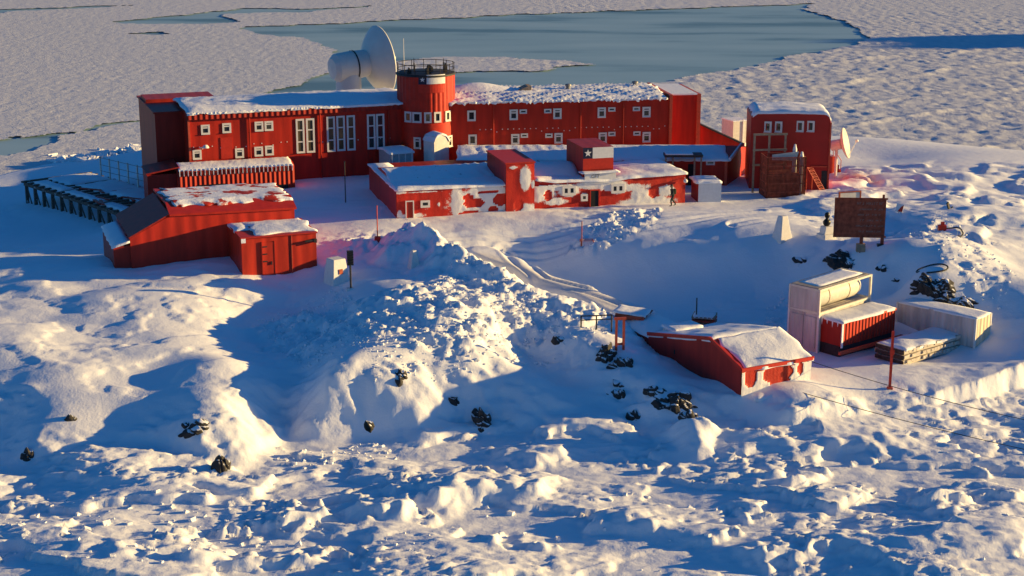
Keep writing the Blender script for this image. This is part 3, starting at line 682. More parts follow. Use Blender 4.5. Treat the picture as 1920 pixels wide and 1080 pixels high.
def tower_at(px, z, r=None):
    """angle on the tower whose front surface projects to picture column px"""
    best = None
    for k in range(360):
        t = math.pi + math.pi*k/360; p = f.to(tc.x+RT*math.cos(t), tc.y+RT*math.sin(t), z); e_ = abs(proj(p)[0]-px)
        front = (p.x-f.to(tc.x, tc.y).x)*p.x + (p.y-f.to(tc.x, tc.y).y)*p.y < 0
        if front and (best is None or e_ < best[0]): best = (e_, t)
    return best[1]
def tower_z(px, py):
    lo, hi = -3, 14
    for _ in range(40):
        mid = (lo+hi)/2; t = tower_at(px, mid) if _ > 30 else None
        p = f.to(tc.x+(RT*math.cos(t) if t else 0), tc.y+(RT*math.sin(t) if t else -RT), mid)
        if proj(p)[1] > py: lo = mid
        else: hi = mid
    return mid
def on_tower(px, py, w, h, style='plain', glass=None):
    z = tower_z(px, py); t = tower_at(px, z); s = FPX/depth(f.to(tc.x, tc.y-RT, z))
    o = window(tower, 0, 0, w/s/max(.5, abs(math.sin(t))), h/s/.967, 0, style, glass)
    r_ = RT+.02; o.location = (tc.x+r_*math.cos(t), tc.y+r_*math.sin(t), z); o.rotation_euler = (0, 0, t+math.pi/2)
for px, w in ((766, 9), (782, 14), (802, 14), (820, 14), (839, 12), (851, 9)): on_tower(px, 220, w, 19)
for px in (783, 843): on_tower(px, 268, 12, 22, 'hung')
def tower_patch(name, px0, px1, py0, py1, mt, off=.06):
    za, zb = tower_z((px0+px1)/2, py1), tower_z((px0+px1)/2, py0); ta, tb = tower_at(px0, za), tower_at(px1, za); vs = []; fs = []; n = 10
    for r_ in (RT+off, RT+.03):
        for k in range(n+1):
            t = ta+(tb-ta)*k/n
            for z in (za, zb): vs.append((tc.x+r_*math.cos(t), tc.y+r_*math.sin(t), z))
    o = 2*(n+1)
    for k in range(n):
        fs += [(2*k, 2*k+2, 2*k+3, 2*k+1), (o+2*k, o+2*k+1, o+2*k+3, o+2*k+2), (2*k, o+2*k, o+2*k+2, 2*k+2), (2*k+1, 2*k+3, o+2*k+3, o+2*k+1)]
    fs += [(0, 1, o+1, o), (2*n, o+2*n, o+2*n+1, 2*n+1)]
    return MB().add(vs, fs).build(name, mt, tower)
tower_patch('flag_canton', 785, 799.5, 141, 158, M_navy)
tower_patch('flag_white_band', 800, 834, 140, 157.5, M_flagwhite)
tower_patch('flag_red_band', 785, 834, 158.5, 174, M_flagred)
z = tower_z(792, 149); t = tower_at(792, z); so_ = star(0, 0, .26, 0).build('flag_star', M_flagwhite, tower)
so_.location = (tc.x+(RT+.075)*math.cos(t), tc.y+(RT+.075)*math.sin(t), z); so_.rotation_euler = (0, 0, t+math.pi/2)
mx_, _ = f.on(757, 108, 4); z0 = zt; z1 = f.on(757, 72, 4)[1]
m = MB(); m.tube((mx_, 4, zt), (mx_, 4, (zt+z1)/2), .07, 8, .05); m.tube((mx_, 4, (zt+z1)/2), (mx_, 4, z1), .05, 8, .025); m.build('roof_mast', M_white, E)
# ---------------------------------------------------------------- lean-to in front of the left wing
h = Frame('lean_to', 'low red corrugated lean-to with a rounded snowy roof against the left wing', 'shed', 335, 369, 4.7, 18)
hx1, _ = h.on(553, 340); _, hz = h.on(345, 322); 
back = 2.6
hb_ = h.on(440, 300, back)[1]-hz; pts = [(0, -1.5), (0, hz), (.25, hz+.35*hb_), (.9, hz+.7*hb_), (back, hz+hb_), (back, -1.5)]
MB().prism(pts, 0, hx1, 'x').build('wall', ribbed('deep_corrugated_red', RED, period=.42, amp=.10), h.e)
snow_slab(.1, hx1-.1, .05, back, lambda X, Y: hz+.12+np.interp(Y, [0, .25, .9, back], [0, .35*hb_, .7*hb_, hb_])-.1, 'roof_snow', h.e, 41, .22, .12, .1, rib=.06, ribp=.42)
m = MB()
for k in range(28):
    x = .2+k*(hx1-.4)/27; m.bar((x, -.05, hz-.42), (x, -.07, hz+.03), .06)
    m.bar((x, -.07, hz+.03), (x, .15, hz+.16), .07)
m.build('frosted_rib', M_rsnow, h.e)
for (a, b) in ((372, 423), (510, 540)):
    x0, _ = h.on(a, 347); x1, _ = h.on(b, 347); zz = h.on(a, 347)[1]
    MB().box(x0, x1, -.04, .1, zz-.5, zz).build('wall_opening', M_black, h.e)
m = MB(); m.box(-2.6, -.003, .5, 4.5, -1.5, hz*.9); m.build('porch', M_red, h.e)
m = MB(); m.prism([(-2.7, hz*.9+.003), (.2, hz*.9+.5), (.2, hz*.9+.62), (-2.7, hz*.9+.15)], .4, 4.6); m.build('porch_roof', M_maroon_shaded, h.e)
# ---------------------------------------------------------------- long low building in front of the right wing
L1 = Frame('long_low_building', 'long low red building with a blue-shadowed snow roof below the right wing', 'building', 1362, 348, 5.0, 0)
e = L1.e; _, ze = L1.on(1362, 299); xl, _ = L1.on(858, 296)
yr = 3.6; zr = L1.on(1200, 273, yr)[1]; sk = 2.3
m = MB()
vs = [(xl, 0, -1.5), (0, 0, -1.5), (sk*1.3, yr*2, -1.5), (xl, yr*2, -1.5), (xl, 0, ze), (0, 0, ze), (sk*1.3, yr*2, ze), (xl, yr*2, ze), (xl, yr, zr), (sk*.65, yr, zr)]
m.add(vs, [(3, 2, 1, 0), (0, 1, 5, 4), (1, 2, 6, 9, 5), (2, 3, 7, 6), (3, 0, 4, 8, 7), (4, 5, 9, 8), (6, 7, 8, 9)]); m.build('wall', M_red, e)
snow_slab(xl-.1, .15, -.3, yr, lambda X, Y: ze+.02+(zr-ze)*np.clip(Y, -.3, yr)/yr, 'roof_snow', e, 51, .28, .14, .1, rib=.10, ribp=1.1)
snow_slab(xl-.1, .3, yr+.02, yr*2, lambda X, Y: zr-(zr-ze)*(Y-yr)/yr, 'roof_snow', e, 52, .5, .14, .1)
m = MB(); m.bar((.2, -.1, ze), (sk*.65+.25, yr, zr+.12), .16, .3); m.bar((sk*.65+.25, yr, zr+.12), (sk*1.3+.25, 2*yr, ze+.1), .16, .3); m.build('gable_trim', M_rsnow, e)
m = MB(); m.box(-.22, .02, -.06, .1, -1.4, ze-.03); m.build('corner_post', M_trim, e)
x, z = L1.on(1332, 305); window(e, x, z, .75, .4, 0, 'plain')
x0, _ = L1.on(1290, 315); x1, _ = L1.on(1304, 315); MB().box(x0, x1, -.06, .05, -.4, 2.0).build('doorway', M_black, e)
# entrance canopy
cx0, _ = L1.on(1246, 300, -1.4); cx1, _ = L1.on(1318, 300, -1.4); cz = L1.on(1280, 293, -1.4)[1]
MB().box(cx0, cx1, -1.5, -.003, cz-.1, cz+.12).build('canopy', M_dark, e)
for xx in (cx0+.12, cx0+.75, cx1-.15, cx1-.75): MB().box(xx-.07, xx+.07, -1.45, -1.3, -.5, cz-.103).build('canopy_post', M_wood, e)
MB().box(cx0+.1, cx1-.9, -1.45, -.1, cz+.125, cz+.22).build('canopy_snow', M_rsnow, e)
# ---------------------------------------------------------------- low front building with the painted flag
A0 = P(744, 410, 5.0); B0 = P(1285, 379, 5.0); ang = math.degrees(math.atan2(B0.y-A0.y, B0.x-A0.x))
F1 = Frame('front_building', 'low snow-plastered red building with a painted star flag block and black doorway', 'building', 744, 410, 5.0, ang); e = F1.e
xa = 0; xb = F1.on(963, 370)[0]; xc = F1.on(1002, 370)[0]; xd = F1.on(1285, 350)[0]; zl0 = F1.on(744, 356)[1]; zl1 = F1.on(960, 345)[1]
on = lambda px, py: F1.on(px, py)
BL = [(910, 384, 70, 40, .95), (858, 380, 14, 34, .95), (770, 405, 40, 6, .7), (750, 361, 14, 4, .75), (790, 360, 50, 3, .6), (749, 402, 6, 9, .8), (823, 383, 4, 6, .7), (798, 392, 10, 3, .5), (940, 352, 24, 6, .62),
      (889, 381, 19, 9, -1), (878, 371, 10, 6, -1), (938, 374, 13, 11, -1), (882, 400, 24, 4, -1), (925, 392, 10, 5, -1), (915, 360, 20, 3, -1)]
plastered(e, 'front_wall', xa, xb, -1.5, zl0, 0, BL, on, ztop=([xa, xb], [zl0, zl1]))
MB().prism([(xa, -1.5), (xc, -1.5), (xc, zl1-.02), (xa, zl0-.02)], .12, 12.5).build('left_block', M_maroon_shaded, e)
snow_slab(xa-.12, xb, -.12, 3.6, lambda X, Y: zl0+(zl1-zl0)*(X-xa)/(xb-xa)+.02+.0*Y, 'roof_snow', e, 61, .25, .2, .12)
snow_slab(xa-.15, 1.8, 3.5, 12.4, lambda X, Y: zl0+.02+0*X, 'roof_snow', e, 62, .4, .16, .12)
# rear gabled part over the left block
he = F1.on(800, 337, 3.6)[1]; hr = F1.on(800, 311, 7.0)[1]; gx0 = F1.on(733, 330, 3.6)[0]; gx1 = F1.on(935, 325, 4)[0]
m = MB(); m.prism([(3.6, zl0-.1), (3.6, he), (7.0, hr), (10.4, he), (10.4, zl0-.1)], gx0, gx1, 'x'); m.build('gabled_block', M_red_worn, e)
snow_slab(gx0-.1, gx1, 3.4, 7.0, lambda X, Y: he+.02+(hr-he)*np.clip((Y-3.6)/3.4, -.1, 1), 'roof_snow', e, 63, .22, .12, .12, rib=.12, ribp=.9, m=snow_mat('roof_snow_thin', b1=.05, s1=2, patches=(.30, .14, .12), pthr=.66, pscale=2.5))
# tall block between the two halves
ty0 = -.35; tzt = F1.on(975, 307, ty0)[1]; txa = F1.on(949, 340, ty0)[0]; txb = F1.on(1002, 340, ty0)[0]
MB().box(txa, txb, ty0+.1, 6.0, -1.5, tzt-.01).build('tall_block', M_maroon_shaded, e)
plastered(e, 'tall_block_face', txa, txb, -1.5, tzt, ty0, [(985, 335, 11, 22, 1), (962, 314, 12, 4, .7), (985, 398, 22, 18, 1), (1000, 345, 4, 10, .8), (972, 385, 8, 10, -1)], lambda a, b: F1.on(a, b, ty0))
MB().box(txa-.08, txb+.08, ty0-.05, 6.05, tzt+.003, tzt+.13).build('tall_block_cap', M_flagred, e)
# middle and right section
ztp = [(1002, 335), (1040, 339), (1085, 337), (1150, 336), (1180, 331), (1230, 327), (1285, 323)]
zx = [on(*p)[0] for p in ztp]; zz = [on(*p)[1] for p in ztp]
BR = [(1012, 361, 30, 18, 1), (1045, 352, 40, 8, .8), (1170, 352, 60, 9, .75), (1215, 378, 60, 9, .9), (1066, 357, 19, 12, 1.1), (1125, 345, 48, 10, 1), (1158, 351, 18, 12, 1.1), (1200, 366, 18, 15, 1), (1249, 357, 16, 11, 1), (1240, 374, 12, 8, .9), (1042, 378, 26, 8, .8), (1095, 369, 8, 8, .9),
      (1027, 366, 7, 10, -1), (1130, 366, 16, 8, -1), (1225, 360, 9, 10, -1), (1010, 345, 30, 2.5, -1)]
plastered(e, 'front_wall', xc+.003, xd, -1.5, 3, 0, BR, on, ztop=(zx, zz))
m = MB(); m.prism([(xc, -1.5), (xd, -1.5)]+[(a, b-.03) for a, b in zip(zx[::-1], zz[::-1])]+[(xc, zz[0]-.03)], .12, 7.0); m.build('right_block', M_red, e)
snow_slab(xc, xd+.1, -.22, 6.8, lambda X, Y: np.interp(X, zx, zz)+.0*Y, 'roof_snow', e, 64, .25, .24, .14)
snow_slab(xc+.2, F1.on(1075, 330, 3)[0], 1.2, 6.0, lambda X, Y: np.interp(X, zx, zz)+.9*np.sin(np.clip((Y-1.2)/4.8, 0, 1)*np.pi), 'roof_drift', e, 65, .3, .15, .15)
bx0 = F1.on(1093, 300, .5)[0]; bx1 = F1.on(1150, 300, .5)[0]; bzt = F1.on(1120, 276, .5)[1]; bzb = F1.on(1120, 335, .5)[1]
MB().box(bx0, bx1, .5, 5.2, bzb-1.0, bzt).build('flag_block', M_maroon_shaded, e)
def fq(p): return F1.on(p[0], p[1], .5)
zc = F1.on(1112, 297, .5)[1]; xcn = F1.on(1111, 290, .5)[0]; zred = F1.on(1120, 317, .5)[1]
MB().box(bx0+.003, xcn, .46, .497, zc, bzt-.01).build('flag_canton', M_navy, e)
MB().box(xcn+.003, bx1-.003, .46, .497, zc, bzt-.01).build('flag_white_band', M_flagwhite, e)
MB().box(bx0+.003, bx1-.003, .46, .497, zred, zc-.004).build('flag_red_band', M_flagred, e)
star((bx0+xcn)/2, (zc+bzt)/2, .34, .455).build('flag_star', M_flagwhite, e)
zs0 = F1.on(1120, 344, -.1)[1]; MB().box(bx0-.02, bx1+.05, -.16, -.03, zs0, zred-.12).build('name_board', M_flagwhite, e)
snow_slab(bx0-.3, bx1+.3, -.4, .5, lambda X, Y: zred-.14+0*X, 'board_snow', e, 66, .2, .1, .1)
def text(s, x, z, h, y, mt, par, name='lettering'):
    cu = bpy.data.curves.new(name, 'FONT'); cu.body = s; cu.size = h; cu.extrude = .008; cu.align_x = 'CENTER'
    o = link(bpy.data.objects.new(name, cu)); dg = bpy.context.evaluated_depsgraph_get(); me = bpy.data.meshes.new_from_object(o.evaluated_get(dg))
    bpy.data.objects.remove(o); o = link(bpy.data.objects.new(name, me)); me.materials.clear(); me.materials.append(mt)
    o.parent = par; o.location = (x, y, z); o.rotation_euler = (R(90), 0, 0); return o
M_ink = mat('dark_lettering', (.09, .09, .10), rough=.7)
text('CFT', (bx0+bx1)/2-.45, zred-.62, .42, -.175, M_ink, e)
for (a, b) in ((1066.5, 357), (1158, 353)):
    x, z = on(a, b); w_ = window(e, x, z, 1.25, .75, -.05, 'wide')
x, z = on(797, 382); window(e, x, z, .85, .6, -.05, 'plain')
x, z = on(1095, 370); window(e, x, z, .6, .6, -.05, 'plain', M_glass2)
x0, _ = on(1107, 370); x1, _ = on(1121.5, 370); _, z1 = on(1114, 357); MB().box(x0, x1, -.09, -.06, -1.0, z1).build('doorway', M_black, e)
m = MB(); m.box(x0-.1, x0-.002, -.13, -.05, -1, z1+.1); m.box(x1+.002, x1+.1, -.13, -.05, -1, z1+.1); m.box(x0-.002, x1+.002, -.13, -.05, z1+.002, z1+.1); m.build('door_frame', M_flagred, e)
x0, _ = on(760, 395); x1, _ = on(776, 395); _, z1 = on(768, 376); m = MB(); m.box(x0, x0+.09, -.12, -.03, -.5, z1); m.box(x1-.09, x1, -.12, -.03, -.5, z1); m.box(x0+.092, x1-.092, -.12, -.03, z1-.09, z1); m.build('door_frame', M_frame, e)
MB().box(x0+.095, x1-.095, -.06, -.055, -.5, z1-.095).build('side_door', M_maroon_shaded, e)
x, z = on(1283, 338); m = MB(); m.lathe([(0, -.2), (.17, -.12), (.2, .02), (.1, .15), (0, .18)], 12, (x, -.3, z)); m.tube((x, -.3, z+.1), (x, -.02, z+.25), .03, 6); m.build('wall_lamp', M_flagwhite, e, True)
# ---------------------------------------------------------------- rounded hut at right
K = Frame('round_roofed_hut', 'tall dark red hut with rounded roof and two window pairs right of the main building', 'building', 1404, 352, 5.0, -4); e = K.e
wx, _ = K.on(1553, 300); kz = K.on(1480, 210)[1]; KD = 5.5
sh = [(0, -2), (wx, -2), (wx, kz-.6), (wx-.1, kz-.22), (wx-.42, kz-.02), (wx*.5, kz+.03), (.55, kz-.03), (.12, kz-.32), (0, kz-.5)]
MB().prism(sh, 0, KD).build('wall', mat('hut_red_paint', (.40, .022, .015), rough=.45, var=.12, vscale=.8), e)
prx = [p[0] for p in sh[2:]][::-1]; prz = [p[1] for p in sh[2:]][::-1]
snow_slab(.1, wx+.12, -.12, KD, lambda X, Y: np.interp(X, prx, prz)+.02, 'roof_snow', e, 71, .22, .28, .1)
for (a, b) in ((1439.5, 238), (1459.5, 238), (1500, 237), (1520, 237)): px_window(K, a, b, 15, 20, style='plain')
MB().box(wx+.003, wx+.14, -.1, KD-.2, -2, kz-.9).build('corner_trim', M_trim, e)
x0, z0 = K.on(1520, 312); MB().box(x0, wx-.1, -.09, -.003, z0-.06, z0+.06).build('wall_rail', M_trim, e)
MB().box(wx-.55, wx-.06, -.06, -.004, -1, z0-.4).build('hatch', M_dark, e)
# cream tank house behind the gallery
G = Frame('cream_box', 'small cream painted box behind the sloping gallery beside the hut', 'box', 1374, 262, 6.0, 25)
gw = G.on(1402, 250)[0]; gh = G.on(1380, 228)[1]
MB().box(0, gw, 0, 2.2, -2.5, gh).build('body', M_cream, G.e); MB().box(gw*.62, gw*.62+.12, -.1, -.003, -2.5, gh+.2).build('rail_post', M_white, G.e)
m = MB(); m.box(-.08, gw+.08, -.08, 2.28, gh+.003, gh+.1); m.build('lid', M_rsnow, G.e)
# ---------------------------------------------------------------- fence cage, rack and lattice in front of the hut
C1 = Frame('mesh_cage', 'dark rusty mesh cage with a yellow board in front of the hut', 'cage', 1437, 371, 5.0, 6); e = C1.e
cw = C1.on(1508, 366)[0]; ch = C1.on(1450, 296)[1]; cd = 2.4
def panel(x0, x1, y0, y1, z0, z1, mt, par, name, n=16, hb=4, t=.05):
    m = MB(); dx, dy = (x1-x0), (y1-y0)
    for k in range(n+1):
        u = k/n; x, y = x0+dx*u, y0+dy*u; w = t*1.8 if k in (0, n) else t
        m.box(x-w/2, x+w/2, y-w/2, y+w/2, z0, z1)
    for k in range(hb+1):
        z = z0+(z1-z0)*k/hb
        if abs(dx) > abs(dy): m.box(x0, x1, y0-t*.7, y0+t*.7, z-t*.6, z+t*.6)
        else: m.box(x0-t*.7, x0+t*.7, y0, y1, z-t*.6, z+t*.6)
    return m.build(name, mt, par)
panel(0, cw, 0, 0, -.3, ch, M_rust, e, 'mesh_panel', 30, 5, .055); panel(0, cw, cd, cd, -.3, ch, M_rust, e, 'mesh_panel', 30, 5, .055)
panel(0, 0, 0, cd, -.3, ch, M_rust, e, 'mesh_panel', 22, 5, .055); panel(cw, cw, 0, cd, -.3, ch, M_rust, e, 'mesh_panel', 22, 5, .055)
MB().box(.12, cw-.12, .15, cd-.15, -.4, ch-1.5).build('inner_tank', M_rust, e)
x0, z0 = C1.on(1449, 301, .3); x1, z1 = C1.on(1499, 288, .3); m = MB(); m.prism([(x0, z0), (x1-.2, z0-.1), (x1, z1+.15), (x0, z1-.1)], .5, .56); m.build('board', M_cream, e)
for k, (a, b0, b1) in enumerate(((1491, 290, 270), (1504, 345, 284))):
    x, zt_ = C1.on(a, b1, .3 if k else 1.0); y = .3 if k else 1.0
    m = MB(); m.lathe([(.19, -.3), (.19, zt_-.45), (.12, zt_-.2), (.1, zt_-.05), (.04, zt_)], 14, (x, y, 0)); m.build('gas_cylinder', M_white, e, 'auto')
W1 = Frame('timber_rack', 'pale timber post rack standing behind the rusty mesh cage', 'rack', 1411, 360, 5.0, 6); e = W1.e
hs_ = [W1.on(1411, 252)[1], W1.on(1411, 281)[1], W1.on(1411, 309)[1]]; xs = [0, W1.on(1441, 300)[0], W1.on(1471, 300)[0]]
for x in xs: MB().box(x-.08, x+.08, -.08, .08, -1, hs_[0]+.05).build('post', M_wood, e)
for z in hs_: MB().box(xs[0]-.15, xs[2]+.15, -.16, -.083, z-.09, z+.09).build('rail', M_wood, e)
V1 = Frame('lattice_ladder', 'thin red lattice ladder leaning beside the rusty mesh cage', 'ladder', 1511, 364, 5.0, 0); e = V1.e
m = MB(); a0, b0 = (0, 0, -.3), (.35, .6, 2.6)
pts0 = [(.0+.16*k, .0, 2.4-.27*k) for k in range(10)]; pts1 = [(.55+.16*k, .3, 2.3-.27*k) for k in range(10)]
m.path(pts0, .035, 5); m.path(pts1, .035, 5)
for p, q in zip(pts0, pts1): m.tube(p, q, .025, 5)
for k in range(0, 9): m.tube(pts0[k], pts1[k+1], .018, 5)
m.tube((0, 0, -.4), pts0[0], .035, 5); m.tube((.55, .3, -.4), pts1[0], .035, 5); m.build('truss', M_trim, e)
# ---------------------------------------------------------------- red steps right of the hut, small dish
T1 = Frame('snowy_stair', 'small red outside stair half covered in snow at the right side of the hut', 'stair', 1559, 325, 5.0, 20); e = T1.e
m = MB(); 
m.prism([(0, -.6), (1.0, -.6), (1.0, .3), (.8, .3), (.8, .75), (.55, .75), (.55, 1.2), (.3, 1.2), (.3, 1.6), (0, 1.6)], 0, 1.2); m.build('flight', M_red_flat, e)
m = MB(); m.prism([(.02, 1.603), (.3, 1.603), (.3, 1.7), (.02, 1.78)], .05, 1.15); m.prism([(.56, 1.203), (.3, 1.203), (.3, 1.5), (.56, 1.3)], .05, 1.15); m.build('snow', M_rsnow, e)
m = MB(); m.tube((.05, -.05, 0), (.05, -.05, 2.4), .035, 6); m.tube((.95, -.05, -.3), (.95, -.05, 1.2), .035, 6); m.tube((.05, -.05, 2.4), (.95, -.05, 1.2), .035, 6); m.build('handrail', M_trim, e)
def dish(name, label, cpos, Rr, dep, ax, ground, hub, mt, group=None, cable=False):
    """parabolic antenna: axis vector ax, rim centre cpos"""
    ax = Vector(ax).normalized(); base = Vector((cpos.x-ax.x*hub, cpos.y-ax.y*hub, ground)); t = thing(name, label, 'antenna', base, 0, group)
    c = cpos-base; m = MB(); N = 12
    inner = [(Rr*k/N, -dep+dep*(k/N)**2) for k in range(N+1)]; outer = [(Rr*k/N+.03, -dep-.09+dep*(k/N)**2) for k in range(N, -1, -1)]; outer[-1] = (0, -dep-.09)
    m.lathe(inner+outer, 48, c, ax); m.build('reflector', mt, t, 'auto')
    return t, c, ax
M_dish = mat('antenna_white_paint', (.66, .65, .60), rough=.45, var=.07, vscale=.8)
Zd = 170.0; cd_ = PZ(714, 113, Zd); sd = FPX/Zd
AXD = (.86, .50, .10)
D1, c, ax = dish('satellite_dish', 'huge white parabolic antenna rising behind the main building', cd_, 65/sd, 34/sd, AXD, 4.5, 4.0, M_dish)
rv = -c.length
hubc = Vector((c.x, c.y, c.z)) - ax*(34/sd)
r1 = 27/sd
m = MB(); m.lathe([(0, -3.9), (r1*.72, -3.75), (r1*.98, -3.3), (r1, -1.5), (r1*.96, -.6), (r1*.9, .25), (0, .3)], 32, hubc, ax); m.build('equipment_housing', M_dish, D1, 'auto')
m = MB(); m.lathe([(r1+.05, -1.35), (r1+.06, -1.3), (r1+.05, -1.2)], 32, hubc, ax); m.build('housing_seam', M_dark, D1)
hc = hubc - ax*1.9
m = MB(); m.lathe([(1.75, -6), (1.55, 0), (1.35, hc.z-2.0), (1.3, hc.z-.6)], 28, (hc.x, hc.y, 0)); m.build('pedestal', M_dish, D1, 'auto')
m = MB(); m.lathe([(1.1, -1), (1.05, hc.z-4.0), (.75, hc.z-3.2), (0, hc.z-3.0)], 20, (hc.x+1.75, hc.y-.6, 0)); m.build('turret', M_cream, D1, 'auto')
m = MB(); fd = c + ax*.6
m.lathe([(.75, -1.4), (.6, -.2), (.35, .5), (.2, 1.1), (0, 1.15)], 20, fd, ax); m.build('feed_horn', M_cream, D1, 'auto')
m = MB()
for k in range(4):
    a = ax.orthogonal().normalized(); b = ax.cross(a); t = math.pi/4+k*math.pi/2
    m.tube(c + (a*math.cos(t)+b*math.sin(t))*(60/sd), fd+ax*.4, .07, 6)
m.build('feed_strut', M_dish, D1)
Zs = 150.0; cs_ = PZ(1587, 268, Zs); ss = FPX/Zs
D2, c, ax = dish('small_dish', 'small cream dish antenna facing right beside the rounded hut', cs_, 29/ss, 8/ss, (.9, -.33, .25), 4.8, .9, M_cream)
m = MB(); hub = c-ax*.45; m.lathe([(.5, -1.0), (.5, -.1), (.25, .05)], 16, hub, ax); m.tube((c.x-ax.x*.9, c.y-ax.y*.9, -.5), hub-ax*.45, .14, 8); m.build('mount', M_white, D2)
m = MB(); m.tube(c+Vector((.2, -.3, -1.2)), c+ax*1.0, .035, 6); m.lathe([(.12, -.15), (.14, .1), (0, .16)], 10, c+ax*1.0, ax); m.build('feed_arm', M_white, D2)
# ---------------------------------------------------------------- grey container, snowy shelter by the tower, snow box
N1 = Frame('grey_container', 'small grey container with snow on top in front of the left wing by the tower', 'container', 733, 340, 5.0, 24); e = N1.e
nw = N1.on(775, 310)[0]; nh = N1.on(735, 287)[1]
MB().box(0, nw, 0, 3.2, -1, nh).build('body', mat('grey_green_paint', (.36, .41, .42), rough=.6, var=.15), e)
m = MB()
for k in range(4): x = .12+k*(nw-.3)/3; m.box(x, x+.1, -.06, -.003, -.9, nh-.06)
m.box(.03, nw-.03, -.05, -.003, nh-.055, nh-.003); m.build('door_bars', M_white, e)
snow_slab(-.1, nw+.1, -.1, 3.3, lambda X, Y: nh+.01+.12*np.sin(np.clip(Y/3.2, 0, 1)*3.1)+0*X, 'snow_cap', e, 81, .2, .22, .1)
N2 = Frame('snowy_porch', 'tall snow-encased porch box with a bright sunlit side standing against the round tower', 'porch', 815, 338, 5.0, 38); e = N2.e
n2w = 1.75; n2h = N2.on(820, 254)[1]
pp = [(0, -1), (n2w, -1), (n2w*.93, n2h-.5), (n2w*.8, n2h-.05), (n2w*.5, n2h+.12), (.15, n2h-.1), (0, n2h-.5)]
MB().prism(pp, 0, 1.7).build('body', mat('frosted_panel', (.74, .72, .68), rough=.6, var=.1, vscale=2, dirt=(.45, .33, .26), dscale=2.5, dthr=.66), e)
snow_slab(-.08, n2w, -.08, 1.8, lambda X, Y: np.interp(X, [0, .15, n2w*.5, n2w*.8, n2w], [n2h-.5, n2h-.1, n2h+.12, n2h-.05, n2h-.6]), 'snow_cap', e, 82, .15, .2, .08)
N3 = Frame('snowed_crate', 'snow-covered box in blue shade at the right end of the front building', 'box', 1309, 378, 5.0, 7); e = N3.e
n3w = N3.on(1352, 372)[0]; n3h = N3.on(1330, 341)[1]
MB().box(0, n3w, .0, 2.6, -1, n3h).build('body', mat('frosted_white_paint', (.7, .71, .72), rough=.7, var=.06), e)
MB().box(-.05, -.003, .05, 2.5, -1, n3h-.1).build('side_panel', M_maroon_shaded, e)
snow_slab(-.25, n3w+.05, -.1, 2.7, lambda X, Y: n3h+0*X, 'snow_cap', e, 83, .2, .2, .1)
# ---------------------------------------------------------------- big left shed, small shed
B1 = Frame('large_shed', 'big red shed with slanting left side and patchy snow roof at left', 'shed', 247, 503, 4.4, 20); e = B1.e
p = [B1.on(*q) for q in ((249, 448), (320, 404), (354, 402), (552, 391))]; x3 = p[3][0]; BD = 8.5
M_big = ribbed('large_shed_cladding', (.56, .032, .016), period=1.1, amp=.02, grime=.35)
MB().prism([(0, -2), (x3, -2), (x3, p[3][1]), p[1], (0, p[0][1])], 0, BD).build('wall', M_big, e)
ev = lambda X: np.interp(X, [0, p[1][0], x3], [p[0][1], p[1][1], p[3][1]])
x1 = p[1][0]; m = MB()
vs = [(x1-.1, -.12, p[1][1]-.05), (x3+.15, -.12, p[3][1]-.05), (x3+.15, 1.9, p[3][1]+.55), (x1-.1, 1.9, p[1][1]+.5), (x3+.15, BD, p[3][1]+.3), (x1-.1, BD, p[1][1]+.3)]
vs += [(a, b, c_+.14) for a, b, c_ in vs]
m.add(vs, [(0, 3, 2, 1), (3, 5, 4, 2), (6, 7, 8, 9), (9, 8, 10, 11), (0, 1, 7, 6), (1, 2, 8, 7), (2, 4, 10, 8), (4, 5, 11, 10), (5, 3, 9, 11), (3, 0, 6, 9)]); m.build('roof', M_red_flat, e)
rz_ = lambda X, Y: np.interp(Y, [-.12, 1.9, BD], [.1, .7, .46]) + ev(X)
snow_slab(x1+.3, x3+.1, 1.1, BD-.2, lambda X, Y: rz_(X, Y)+0*X, 'roof_snow', e, 91, .16, .09, .08, rag=.5, m=snow_mat('roof_snow_patchy', b1=.05, s1=2, patches=(.45, .03, .02), pthr=.54, pscale=.6))
MB().prism([(0.003, p[0][1]+.01), (x1-.12, p[1][1]+.01), (x1-.12, p[1][1]+.13), (-.1, p[0][1]+.12)], -.06, BD).build('hip_roof', M_maroon_shaded, e)
q0 = B1.on(211, 440)[0]
MB().box(q0, -.003, .1, 7.5, -2, p[0][1]-.5).build('side_lean_to', M_maroon_shaded, e)
snow_slab(q0-.1, -.02, 0, 7.6, lambda X, Y: p[0][1]-.48+.35*(X-q0)/(-q0), 'lean_to_snow', e, 92, .22, .2, .1)
m = MB(); m.box(x3+.5, x3+.62, .8, .92, -1, 2.2); m.box(x3+.003, x3+.62, .8, .92, 2.203, 2.32); m.build('side_pipe', M_white, e)
B2 = Frame('small_shed', 'small bright red flat-roofed shed with a hinged door in front of the large shed', 'shed', 455, 514, 4.5, 20.5); e = B2.e
w2, _ = B2.on(594, 480); h2 = B2.on(454, 448)[1]; d2_ = 5.0
MB().box(0, w2, 0, d2_, -1.5, h2).build('wall', M_red_worn, e)
MB().box(-.06, w2+.08, -.1, d2_+.05, h2+.003, h2+.1).build('roof_edge', M_flagred, e)
snow_slab(1.1, w2+.0, .4, d2_, lambda X, Y: h2+.1+.12*np.sin(np.clip(Y/d2_, 0, 1)*3)+0*X, 'roof_snow', e, 93, .16, .12, .08, rag=.4)
snow_slab(-.05, 1.2, 2.2, d2_, lambda X, Y: h2+.1+0*X, 'roof_snow', e, 94, .2, .2, .12)
a, zt_ = B2.on(491, 455); b, _ = B2.on(513, 455); m = MB(); m.box(a, b, -.06, -.003, -1, zt_); dr = m.build('door', M_red_worn, e)
